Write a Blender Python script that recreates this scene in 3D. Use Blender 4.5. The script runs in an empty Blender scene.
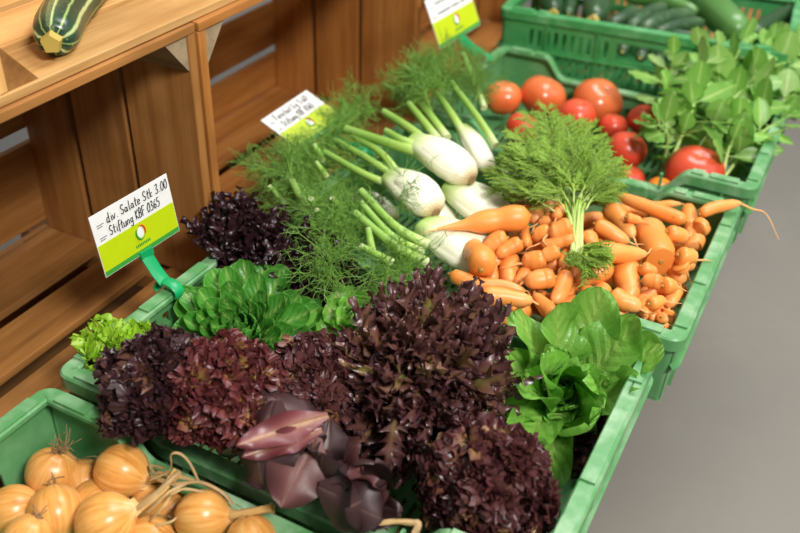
import bpy, math, random
import numpy as np
from mathutils import Vector, Matrix

C = bpy.context.scene.collection
R0 = random.Random(11)
PI = math.pi
V = lambda *a: np.array(a, float)

# ------------------------------------------------------------------ camera
CAM = V(-0.5084, -0.0974, 0.6737)
FPX = 889.74
MROW = np.array([[0.46812, -0.88323, 0.02768], [0.48031, 0.28062, 0.83100], [-0.74173, -0.37571, 0.55558]])


def ray(px, py):
    return MROW.T @ V(px - 400, -(py - 266.5), -FPX)


def at(px, py, z=None, y=None, x=None):
    """the point of the place seen at a pixel on a plane of known height (or depth)"""
    d = ray(px, py)
    if z is not None:
        t = (z - CAM[2]) / d[2]
    elif y is not None:
        t = (y - CAM[1]) / d[1]
    else:
        t = (x - CAM[0]) / d[0]
    return CAM + t * d


def depth(w):
    return float(-(MROW[2] @ (np.asarray(w) - CAM)))


cam = bpy.data.objects.new('camera', bpy.data.cameras.new('camera'))
C.objects.link(cam)
mw = Matrix.Identity(4)
_q, _ = np.linalg.qr(MROW.T)
_q = _q * np.sign(np.sum(_q * MROW.T, axis=0))
for i in range(3):
    for j in range(3):
        mw[i][j] = _q[i, j]
    mw[i][3] = CAM[i]
cam.matrix_world = mw
cam.data.sensor_width = 36
cam.data.lens = FPX * 36 / 800
cam.data.clip_start = 0.05
cam.data.dof.use_dof = True
cam.data.dof.focus_distance = 1.06
cam.data.dof.aperture_fstop = 3.6
bpy.context.scene.camera = cam


# ------------------------------------------------------------------ materials
def lin(h):
    h = h.lstrip('#')
    o = []
    for i in (0, 2, 4):
        c = int(h[i:i + 2], 16) / 255
        o.append(c / 12.92 if c <= 0.04045 else ((c + 0.055) / 1.055) ** 2.4)
    return (*o, 1)


class NT:
    def __init__(s, name):
        s.m = bpy.data.materials.new(name)
        s.m.use_nodes = True
        s.t = s.m.node_tree
        s.b = s.t.nodes['Principled BSDF']
        s.out = s.t.nodes['Material Output']

    def n(s, typ, **kw):
        x = s.t.nodes.new(typ)
        for k, v in kw.items():
            setattr(x, k, v)
        return x

    def l(s, a, b):
        s.t.links.new(a, b)

    def attr(s, name):
        return s.n('ShaderNodeAttribute', attribute_name=name).outputs['Fac']

    def ramp(s, fac, stops):
        r = s.n('ShaderNodeValToRGB')
        e = r.color_ramp.elements
        while len(e) < len(stops):
            e.new(0.5)
        for el, (p, c) in zip(e, stops):
            el.position = p
            el.color = lin(c)
        s.l(fac, r.inputs[0])
        return r.outputs[0]

    def noise(s, scale, detail=4, vec=None, rough=0.55, coord='Object', stretch=None):
        x = s.n('ShaderNodeTexNoise')
        x.inputs['Scale'].default_value = scale
        x.inputs['Detail'].default_value = detail
        x.inputs['Roughness'].default_value = rough
        if vec is None:
            vec = s.n('ShaderNodeTexCoord').outputs[coord]
        if stretch:
            mp = s.n('ShaderNodeMapping')
            mp.inputs['Scale'].default_value = stretch
            s.l(vec, mp.inputs[0])
            vec = mp.outputs[0]
        s.l(vec, x.inputs['Vector'])
        return x.outputs['Fac']

    def math(s, op, a, b=0.0, c=None, clamp=False):
        x = s.n('ShaderNodeMath', operation=op, use_clamp=clamp)
        for i, v in enumerate((a, b) if c is None else (a, b, c)):
            if hasattr(v, 'links'):
                s.l(v, x.inputs[i])
            else:
                x.inputs[i].default_value = v
        return x.outputs[0]

    def mix(s, fac, a, b, mode='MIX'):
        x = s.n('ShaderNodeMix', data_type='RGBA', blend_type=mode)
        for sock, v in ((x.inputs[0], fac), (x.inputs[6], a), (x.inputs[7], b)):
            if hasattr(v, 'links'):
                s.l(v, sock)
            elif isinstance(v, str):
                sock.default_value = lin(v)
            else:
                sock.default_value = v
        return x.outputs[2]

    def hsv(s, col, h=None, sat=None, val=None):
        x = s.n('ShaderNodeHueSaturation')
        s.l(col, x.inputs['Color'])
        for k, v in (('Hue', h), ('Saturation', sat), ('Value', val)):
            if v is None:
                continue
            if hasattr(v, 'links'):
                s.l(v, x.inputs[k])
            else:
                x.inputs[k].default_value = v
        return x.outputs[0]

    def bump(s, h, strength=0.3, dist=0.002):
        x = s.n('ShaderNodeBump')
        x.inputs['Strength'].default_value = strength
        x.inputs['Distance'].default_value = dist
        s.l(h, x.inputs['Height'])
        s.l(x.outputs[0], s.b.inputs['Normal'])

    def fin(s, col, rough=0.5, spec=0.5, sss=0.0, sssr=(0.01, 0.005, 0.003), trans=0.0, coat=0.0, tcol=None):
        if hasattr(col, 'links'):
            s.l(col, s.b.inputs['Base Color'])
        else:
            s.b.inputs['Base Color'].default_value = lin(col)
        if hasattr(rough, 'links'):
            s.l(rough, s.b.inputs['Roughness'])
        else:
            s.b.inputs['Roughness'].default_value = rough
        s.b.inputs['Specular IOR Level'].default_value = spec
        if coat:
            s.b.inputs['Coat Weight'].default_value = coat
            s.b.inputs['Coat Roughness'].default_value = 0.25
        if sss:
            s.b.inputs['Subsurface Weight'].default_value = sss
            s.b.inputs['Subsurface Radius'].default_value = sssr
            s.b.inputs['Subsurface Scale'].default_value = 1.0
        if trans:
            tr = s.n('ShaderNodeBsdfTranslucent')
            mx = s.n('ShaderNodeMixShader')
            mx.inputs[0].default_value = trans
            c2 = tcol if tcol is not None else col
            if hasattr(c2, 'links'):
                s.l(c2, tr.inputs[0])
            else:
                tr.inputs[0].default_value = lin(c2)
            s.l(s.b.outputs[0], mx.inputs[1])
            s.l(tr.outputs[0], mx.inputs[2])
            s.l(mx.outputs[0], s.out.inputs[0])
        return s.m


MAT = {}


def wood(name, axis, base):
    s = NT(name)
    st = {'x': (1.5, 26, 26), 'z': (26, 26, 1.5), 'y': (26, 1.5, 26)}[axis]
    r = s.attr('r')
    co = s.n('ShaderNodeTexCoord').outputs['Object']
    ad = s.n('ShaderNodeVectorMath', operation='ADD')
    cb = s.n('ShaderNodeCombineXYZ')
    for k in range(3):
        s.l(s.math('MULTIPLY', r, 13.7 + 5 * k), cb.inputs[k])
    s.l(co, ad.inputs[0])
    s.l(cb.outputs[0], ad.inputs[1])
    g = s.noise(1.6, 6, ad.outputs[0], 0.6, stretch=st)
    g2 = s.noise(5.0, 3, ad.outputs[0], 0.6, stretch=tuple(v * 1.4 for v in st))
    big = s.noise(5.0, 3, ad.outputs[0])
    f = s.math('ADD', s.math('MULTIPLY', g, 0.75), s.math('MULTIPLY', g2, 0.25))
    col = s.ramp(f, [(0.30, base[0]), (0.5, base[1]), (0.72, base[2])])
    col = s.mix(s.math('MULTIPLY', s.math('SUBTRACT', big, 0.52, clamp=True), 3.0, clamp=True), col, base[3])
    col = s.hsv(col, val=s.math('MULTIPLY_ADD', r, 0.35, 0.82))
    s.bump(f, 0.35, 0.0015)
    return s.fin(col, 0.62, 0.3)


W1 = ('#754a22', '#9a6834', '#b07f48', '#6a4522')
W2 = ('#7f4c20', '#a66a30', '#bc8444', '#72441e')
W3 = ('#a97a44', '#cf9f60', '#dfb67c', '#aa7a48')
W4 = ('#7d6a52', '#a08a6c', '#b09a7c', '#86725a')
for ax in 'xyz':
    MAT['wood_' + ax] = wood('crate_wood_' + ax, ax, W1)
    MAT['redwood_' + ax] = wood('crate_reddish_wood_' + ax, ax, W2)
    MAT['greywood_' + ax] = wood('weathered_wood_' + ax, ax, W4)
    MAT['palewood_' + ax] = wood('crate_pale_wood_' + ax, ax, W3)


def plastic(name, col, worn, rough=0.42):
    s = NT(name)
    a = s.noise(35, 5)
    b = s.noise(9, 4)
    f = s.math('MULTIPLY', s.math('SUBTRACT', s.math('ADD', s.math('MULTIPLY', a, .5), s.math('MULTIPLY', b, .5)), 0.46, clamp=True), 4.0, clamp=True)
    c = s.mix(s.math('MULTIPLY', f, s.math('ADD', s.math('MULTIPLY', s.attr('t'), 0.75), 0.12)), col, worn)
    s.bump(a, 0.08, 0.001)
    return s.fin(c, rough, 0.45)


MAT['green'] = plastic('green_crate_plastic', '#58935a', '#a9c4a2')
MAT['green_dark'] = plastic('deep_green_crate_plastic', '#3f9150', '#7fbb86')
MAT['clip'] = plastic('emerald_clip_plastic', '#159a5c', '#1fae6a', 0.35)


def plain(name, col, rough=0.5, spec=0.4, **k):
    s = NT(name)
    n = s.noise(60, 3)
    c = s.mix(n, s.hsv(s.mix(0.0, col, col), val=0.94), s.hsv(s.mix(0.0, col, col), val=1.05))
    return s.fin(c, rough, spec, **k)


MAT['card'] = plain('white_card', '#e9e8e6', 0.35)
MAT['lime'] = plain('lime_card', '#bcd014', 0.35)
MAT['leafgreen'] = plain('green_card_edge', '#3f9a3c', 0.35)
MAT['ink'] = plain('black_ink', '#1c1a20', 0.5)
MAT['greyink'] = plain('grey_ink', '#7a7a80', 0.5)
MAT['redink'] = plain('red_ink', '#d8401c', 0.5)
MAT['greenink'] = plain('green_ink', '#2f8f38', 0.5)


# ------------------------------------------------------------------ mesh building
class MB:
    """collects pieces; build() links them as ONE mesh object"""

    def __init__(s):
        s.v, s.q, s.g, s.t, s.r, s.w, s.n = [], [], [], [], [], [], 0

    def add(s, v, f, t=0.0, r=0.0, mi=0, w=0.0):
        v = np.asarray(v, float)
        k = len(v)
        s.v.append(v)
        for dst, x in ((s.t, t), (s.r, r), (s.w, w)):
            dst.append(np.broadcast_to(np.asarray(x, float), (k,)))
        o = s.n
        if isinstance(f, np.ndarray):
            s.q.append((f + o, mi))
        else:
            qs = [x for x in f if len(x) == 4]
            if qs:
                s.q.append((np.array(qs) + o, mi))
            s.g.extend([(tuple(i + o for i in x), mi) for x in f if len(x) != 4])
        s.n += k
        return s

    def merge(s, q, t=None):
        o = s.n
        s.v += q.v; s.r += q.r; s.w += q.w
        s.t += q.t if t is None else [t(x) for x in q.t]
        s.q += [(a + o, mi) for a, mi in q.q]
        s.g += [(tuple(i + o for i in a), mi) for a, mi in q.g]
        s.n += q.n

    def build(s, name, mats, parent=None, loc=None, smooth=True, bevel=0.0, sharp=None):
        v = np.concatenate(s.v)
        if loc is None:
            loc = np.array(parent['_loc']) if parent is not None and '_loc' in parent else V(0, 0, 0)
        me = bpy.data.meshes.new(name)
        Q = np.concatenate([a for a, _ in s.q]) if s.q else np.zeros((0, 4), int)
        idx = np.concatenate([Q.ravel()] + [np.array(a) for a, _ in s.g]).astype(np.int32)
        cnt = np.array([4] * len(Q) + [len(a) for a, _ in s.g], np.int32)
        mi = np.concatenate([np.full(len(a), m_) for a, m_ in s.q] + [np.array([m_ for _, m_ in s.g])]).astype(np.int32)
        me.vertices.add(len(v))
        me.vertices.foreach_set('co', (v - loc).astype(np.float32).ravel())
        me.loops.add(len(idx))
        me.loops.foreach_set('vertex_index', idx)
        me.polygons.add(len(cnt))
        me.polygons.foreach_set('loop_start', np.concatenate([[0], np.cumsum(cnt)[:-1]]).astype(np.int32))
        for an, arr in (('t', s.t), ('r', s.r), ('w', s.w)):
            me.attributes.new(an, 'FLOAT', 'POINT').data.foreach_set('value', np.concatenate(arr).astype(np.float32))
        if not isinstance(mats, (list, tuple)):
            mats = [mats]
        for m in mats:
            me.materials.append(MAT[m] if isinstance(m, str) else m)
        me.polygons.foreach_set('material_index', mi)
        me.polygons.foreach_set('use_smooth', [bool(smooth)] * len(cnt))
        me.update(calc_edges=True)
        me.validate()
        o = bpy.data.objects.new(name, me)
        C.objects.link(o)
        if parent is not None:
            o.parent = parent
            o.location = loc - np.array(parent['_loc'])
        else:
            o.location = loc
        o['_loc'] = [float(x) for x in loc]
        if bevel:
            b = o.modifiers.new('bevel', 'BEVEL')
            b.width = bevel
            b.segments = 2
            b.limit_method = 'ANGLE'
        if sharp:
            me.set_sharp_from_angle(angle=math.radians(sharp))
        return o


def thing(name, label, cat, loc, group=None):
    o = bpy.data.objects.new(name, None)
    o.empty_display_size = 0.02
    C.objects.link(o)
    o.location = loc
    o['_loc'] = [float(x) for x in loc]
    return tag(o, label, cat, group)


def tag(o, label, cat, group=None):
    o['label'] = label
    o['category'] = cat
    if group:
        o['group'] = group
    return o


BOXF = [(0, 3, 2, 1), (4, 5, 6, 7), (0, 1, 5, 4), (1, 2, 6, 5), (2, 3, 7, 6), (3, 0, 4, 7)]


def box(mb, a, b, t=0.0, r=0.0, mi=0, jit=0.0, fn=None):
    x0, y0, z0 = a
    x1, y1, z1 = b
    v = np.array([(x0, y0, z0), (x1, y0, z0), (x1, y1, z0), (x0, y1, z0), (x0, y0, z1), (x1, y0, z1), (x1, y1, z1), (x0, y1, z1)], float)
    if jit:
        v = v + np.array([[R0.uniform(-jit, jit) for _ in range(3)] for _ in range(8)])
    if fn is not None:
        v = fn(v)
    mb.add(v, BOXF, t, r, mi)


def norm(a):
    a = np.asarray(a, float)
    return a / (np.linalg.norm(a, axis=-1, keepdims=True) + 1e-12)


def smooth_path(pts, n):
    """Catmull-Rom through the points"""
    p = np.asarray(pts, float)
    if len(p) == 2:
        u = np.linspace(0, 1, n)[:, None]
        return p[0] * (1 - u) + p[1] * u
    p = np.vstack([2 * p[0] - p[1], p, 2 * p[-1] - p[-2]])
    k = len(p) - 3
    out = []
    for u in np.linspace(0, k - 1e-9, n):
        i = int(u)
        f = u - i
        a, b, c, d = p[i:i + 4]
        out.append(0.5 * (2 * b + (c - a) * f + (2 * a - 5 * b + 4 * c - d) * f * f + (3 * b - a - 3 * c + d) * f ** 3))
    return np.array(out)


def frames(path, up=None):
    T = norm(np.gradient(path, axis=0))
    if up is None:
        up = V(0, 0, 1) if abs(T[0][2]) < 0.9 else V(1, 0, 0)
    N = []
    n = norm(np.cross(np.cross(T[0], up), T[0]))
    for t in T:
        n = n - t * np.dot(n, t)
        n = n / (np.linalg.norm(n) + 1e-12)
        N.append(n)
    N = np.array(N)
    return T, N, np.cross(T, N)


def tube(mb, path, rad, ns=10, t=None, r=0.0, flat=1.0, up=None, mod=None, mi=0, cap=True):
    """swept round body; rad one number or one per ring; flat squeezes the section along the up normal"""
    path = np.asarray(path, float)
    n = len(path)
    rad = np.broadcast_to(np.asarray(rad, float), (n,))
    T, N, B = frames(path, up)
    a = np.linspace(0, 2 * PI, ns, endpoint=False)
    ca, sa = np.cos(a), np.sin(a)
    rr = rad[:, None] * np.ones(ns)[None]
    if mod is not None:
        rr = rr * mod(np.linspace(0, 1, n)[:, None], a[None])
    v = path[:, None] + rr[..., None] * (flat * ca[None, :, None] * N[:, None] + sa[None, :, None] * B[:, None])
    v = v.reshape(-1, 3)
    i, j = np.meshgrid(np.arange(n - 1), np.arange(ns), indexing='ij')
    i, j = i.ravel(), j.ravel()
    k = (j + 1) % ns
    f = np.stack([i * ns + j, i * ns + k, (i + 1) * ns + k, (i + 1) * ns + j], 1)
    o0 = mb.n
    tt = np.repeat(np.linspace(0, 1, n) if t is None else np.broadcast_to(np.asarray(t, float), (n,)), ns)
    mb.add(v, f, tt, r, mi, np.tile(a / (2 * PI), n))
    if cap:
        mb.g.append((tuple(o0 + j for j in range(ns - 1, -1, -1)), mi))
        mb.g.append((tuple(o0 + (n - 1) * ns + j for j in range(ns)), mi))


def grid_faces(nu, nv, o=0):
    i, j = np.meshgrid(np.arange(nu - 1), np.arange(nv - 1), indexing='ij')
    a = (i * nv + j).ravel() + o
    return np.stack([a, a + 1, a + nv + 1, a + nv], 1)


def ball(mb, c, rx, ry=None, rz=None, nu=20, nv=14, fn=None, t=None, r=0.0, axis=None):
    """closed ball; fn(theta, v) scales the radius; t runs 0 (bottom) to 1 (top) of its axis"""
    ry = rx if ry is None else ry
    rz = rx if rz is None else rz
    th = np.linspace(0, 2 * PI, nu, endpoint=False)
    ph = np.linspace(0, PI, nv)
    P_, T_ = np.meshgrid(ph, th, indexing='ij')
    k = np.ones_like(P_) if fn is None else fn(T_, P_ / PI)
    v = np.stack([rx * k * np.sin(P_) * np.cos(T_), ry * k * np.sin(P_) * np.sin(T_), -rz * k * np.cos(P_)], -1).reshape(-1, 3)
    if axis is not None:
        v = v @ rot_to(axis).T
    f = []
    for i in range(nv - 1):
        for j in range(nu):
            q = (j + 1) % nu
            f.append((i * nu + j, i * nu + q, (i + 1) * nu + q, (i + 1) * nu + j))
    mb.add(v + np.asarray(c), f, (P_ / PI).ravel() if t is None else t, r, 0, (T_ / (2 * PI)).ravel())


def rot_to(axis, spin=0.0):
    z = norm(axis)
    h = V(0, 0, 1) if abs(z[2]) < 0.95 else V(1, 0, 0)
    x = norm(np.cross(h, z))
    y = np.cross(z, x)
    c, s_ = math.cos(spin), math.sin(spin)
    return np.stack([x * c + y * s_, -x * s_ + y * c, z], 1)


def rotz(v, a):
    c, s_ = math.cos(a), math.sin(a)
    v = np.asarray(v, float).copy()
    x, y = v[..., 0].copy(), v[..., 1].copy()
    v[..., 0], v[..., 1] = c * x - s_ * y, s_ * x + c * y
    return v
# ------------------------------------------------------------------ the setting
FLOOR_Z = -0.80
s = NT('grey_concrete_floor')
a = s.noise(2.2, 5)
b = s.noise(30, 4)
s.bump(b, 0.08, 0.002)
MAT['floor'] = s.fin(s.mix(b, s.ramp(a, [(0.3, '#86827b'), (0.7, '#979389')]), '#8a867e'), 0.55, 0.35)
s = NT('pale_plaster')
MAT['plaster'] = s.fin(s.ramp(s.noise(3, 4), [(0.3, '#8f9190'), (0.7, '#a3a4a2')]), 0.8, 0.2)
m = MB()
box(m, (-2.5, -2.2, FLOOR_Z - 0.1), (4.2, 1.75, FLOOR_Z))
o = m.build('floor', 'floor', smooth=False)
o['kind'] = 'structure'
m = MB()
box(m, (-2.5, 1.75, FLOOR_Z - 0.1), (4.2, 1.83, 1.9))
o = m.build('wall_back', 'plaster', smooth=False)
o['kind'] = 'structure'

# trestle table that carries everything, its front edge set back under the crates
TZ = -0.114
t = thing('display_table', 'wooden display table under the green crates and wooden boxes', 'table', V(0.6, 0.65, FLOOR_Z))
m = MB()
for k in range(4):
    box(m, (-1.0, 0.13 + k * 0.118, TZ - 0.03), (2.35, 0.13 + (k + 1) * 0.118 - 0.004, TZ), r=R0.random())
m.build('tabletop', 'wood_x', t, smooth=False, bevel=0.002)
for x in (-0.265, 0.325, 1.015, 1.67):
    m = MB()
    box(m, (x, 0.605, TZ - 0.03), (x + 0.055, 1.04, TZ), r=R0.random())
    m.build('bearer', 'wood_y', t, smooth=False, bevel=0.002)
m = MB()
box(m, (-1.0, 1.02, TZ - 0.25), (2.35, 1.04, TZ - 0.03), r=0.2)  # unseen board added at the back to stop light leaking under the boxes
m.build('back_light_stop', 'wood_x', t, smooth=False, bevel=0.002)
m = MB()
box(m, (-1.0, 0.60, TZ - 0.16), (2.35, 1.02, TZ - 0.145), r=0.1)  # added boards below the boxes, so the floor gaps fall into dark shade
box(m, (-1.0, 0.585, TZ - 0.16), (2.35, 0.60, TZ - 0.03), r=0.1)
m.build('gap_shade_board', 'wood_x', t, smooth=False, bevel=0.002)
for x in (-0.85, 0.6, 2.15):
    for y in (0.28, 0.93):
        m = MB()
        box(m, (x, y, FLOOR_Z), (x + 0.07, y + 0.07, TZ - 0.03), r=R0.random())
        m.build('leg', 'wood_z', t, smooth=False, bevel=0.003)


# ------------------------------------------------------------------ wooden boxes lying on their sides, mouth to the front
def planks_x(m, x0, x1, edges, z0, z1, th_axis):
    for a, b in edges:
        if th_axis == 'z':      # horizontal boards
            box(m, (x0, a, z0), (x1, b, z1), r=R0.random(), jit=0.0008)
        else:                   # upright boards in the back
            box(m, (x0, z0, a), (x1, z1, b), r=R0.random(), jit=0.0008)


def wooden_box(label, X0, X1, Y0, Y1, Z0, Z1, wood='wood', top=True, left_end=True, slots=((0.052, 0.077), (-0.100, -0.084)), L=0.043):
    t = thing('wooden_crate', label, 'crate', V((X0 + X1) / 2, (Y0 + Y1) / 2, Z0), 'wooden boxes of the shelf')
    th = 0.012
    D = Y1 - Y0
    g1, g2 = ((0.723, 0.752), (0.832, 0.859)) if top else ((0.733, 0.751), (0.847, 0.863))
    w3 = [(Y0, g1[0]), (g1[1], g2[0]), (g2[1], Y1)]
    m = MB()
    planks_x(m, X0, X1, w3, Z0, Z0 + th, 'z')
    m.build('floor_panel', wood + '_x', t, smooth=False, bevel=0.0015)
    if top:
        m = MB()
        planks_x(m, X0, X1, w3, Z1 - th, Z1, 'z')
        m.build('top_panel', wood + '_x', t, smooth=False, bevel=0.0015)
    H = Z1 - Z0
    sl = sorted(slots)
    bk = [(Z0 + th, sl[0][0]), (sl[0][1], sl[1][0]), (sl[1][1], Z1 - th - 0.07), (Z1 - th - 0.062, Z1 - th)]
    m = MB()
    planks_x(m, X0 + 0.004, X1 - 0.004, bk, Y1 - 0.001, Y1 + 0.010, 'y')
    m.build('back_panel', wood + '_x', t, smooth=False, bevel=0.0015)
    ends = [X1 - 0.016] + ([X0] if left_end else [])
    for x in ends:
        m = MB()
        for (a, b) in [(Y0 + 0.001, Y0 + D * 0.36), (Y0 + D * 0.385, Y0 + D * 0.68), (Y0 + D * 0.715, Y1 - 0.002)]:
            box(m, (x, a, Z0 + th), (x + 0.016, b, Z1 - th if top else Z1), r=R0.random(), jit=0.0006)
        m.build('end_panel', wood + '_z', t, smooth=False, bevel=0.0015)
    # three-sided corner blocks
    zs = [(Z0 + th, 1)] + ([(Z1 - th, -1)] if top else [])
    xs = [(X1 - 0.016, -1)] + ([(X0 + 0.016, 1)] if left_end else [])
    for zc, sz in zs:
        for xc, sx in xs:
            if sz > 0 and wood != 'palewood':
                continue
            m = MB()
            tri = [(xc, zc), (xc + sx * L, zc), (xc, zc + sz * L * 1.15)]
            v = [(p[0], Y0 + 0.003, p[1]) for p in tri] + [(p[0], Y1 - 0.004, p[1]) for p in tri]
            m.add(v, [(0, 1, 2), (5, 4, 3), (0, 3, 4, 1), (1, 4, 5, 2), (2, 5, 3, 0)], r=R0.random() * 0.3)
            m.build('corner_block', 'wood_y' if wood == 'palewood' else 'greywood_y', t, smooth=False)
    # the row of boxes stands at a slight angle to the crates
    q = V(*t.location) - V(0.03, 0.64, 0)
    t.location = V(0.03, 0.64, 0) + rotz(q, math.radians(1.8))
    t.rotation_euler = (0, 0, math.radians(1.8))
    return t


BZ0, BZ1 = -0.113, 0.293
wooden_box('shadowy wooden box under the zucchini, behind the onion and lettuce crates', -0.27, 0.363, 0.640, 0.972, BZ0, BZ1, 'wood')
wooden_box('reddish wooden box behind the fennel, beside the divider post', 0.365, 1.050, 0.636, 0.972, BZ0, BZ1, 'redwood', slots=((-0.023, -0.006), (0.086, 0.104)))
wooden_box('wooden box behind the tomato crate with only its slatted floor in view', 1.053, 1.72, 0.640, 0.972, BZ0, BZ1, 'redwood')
wooden_box('pale upper wooden box with the striped zucchini lying on its boards', 0.048, 0.71, 0.6445, 0.972, 0.2935, 0.66, 'palewood', top=False, slots=((0.40, 0.42), (0.52, 0.54)))


# ------------------------------------------------------------------ green plastic crates
def loop_path(W, L, rad, n=5):
    """closed rounded rectangle, counter-clockwise from (rad,0); points, inward normals, side index"""
    pts, nor = [], []
    cs = [((W - rad, rad), -PI / 2), ((W - rad, L - rad), 0), ((rad, L - rad), PI / 2), ((rad, rad), PI)]
    for (cx, cy), a0 in cs:
        for k in range(n + 1):
            a = a0 + k / n * PI / 2
            pts.append((cx + rad * math.cos(a), cy + rad * math.sin(a)))
            nor.append((-math.cos(a), -math.sin(a)))
    return np.array(pts), np.array(nor)


def densify(pts, nor, side_breaks):
    """insert extra points along the four straight sides"""
    n = len(pts) // 4
    P, N, S = [], [], []
    for k in range(4):
        for i in range(n):
            P.append(pts[k * n + i]); N.append(nor[k * n + i]); S.append(-1)
        a, b = pts[k * n + n - 1], pts[(k * n + n) % len(pts)]
        q = nor[k * n + n - 1]
        ax = 1 if abs(a[1] - b[1]) > abs(a[0] - b[0]) else 0
        lo, hi = min(a[ax], b[ax]), max(a[ax], b[ax])
        br = [x for x in side_breaks[k] if lo + 1e-4 < x < hi - 1e-4]
        br = sorted(br, reverse=b[ax] < a[ax])
        S[-1] = k
        for x in br:
            w = a.copy(); w[ax] = x
            P.append(w); N.append(q); S.append(k)
    return np.array(P), np.array(N), S     # S[i]: side of the segment from i to i+1 (-1 in a corner)


def grid_shell(m, outer, inner, hole, t=0.0, closed=False):
    """outer, inner: arrays [n, k, 3]; a thick wall with the flagged cells left open"""
    n, k = outer.shape[:2]
    v = np.concatenate([outer.reshape(-1, 3), inner.reshape(-1, 3)])
    off = n * k
    f = []
    nn = n if closed else n - 1
    solid = lambda i, j: 0 <= j < k - 1 and (closed or 0 <= i < nn) and not hole(i % n, j)
    I = lambda i, j: (i % n) * k + j
    for i in range(nn):
        for j in range(k - 1):
            if not solid(i, j):
                continue
            a, b, c, d = I(i, j), I(i + 1, j), I(i + 1, j + 1), I(i, j + 1)
            f.append((a, b, c, d))
            f.append((d + off, c + off, b + off, a + off))
            if not solid(i, j - 1): f.append((a + off, b + off, b, a))
            if not solid(i, j + 1): f.append((d, c, c + off, d + off))
            if not solid(i - 1, j): f.append((a, d, d + off, a + off))
            if not solid(i + 1, j): f.append((b + off, c + off, c, b))
    used = sorted({q for x in f for q in x})
    mp = {q: i for i, q in enumerate(used)}
    m.add(v[used], [tuple(mp[q] for q in x) for x in f], t)


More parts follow.
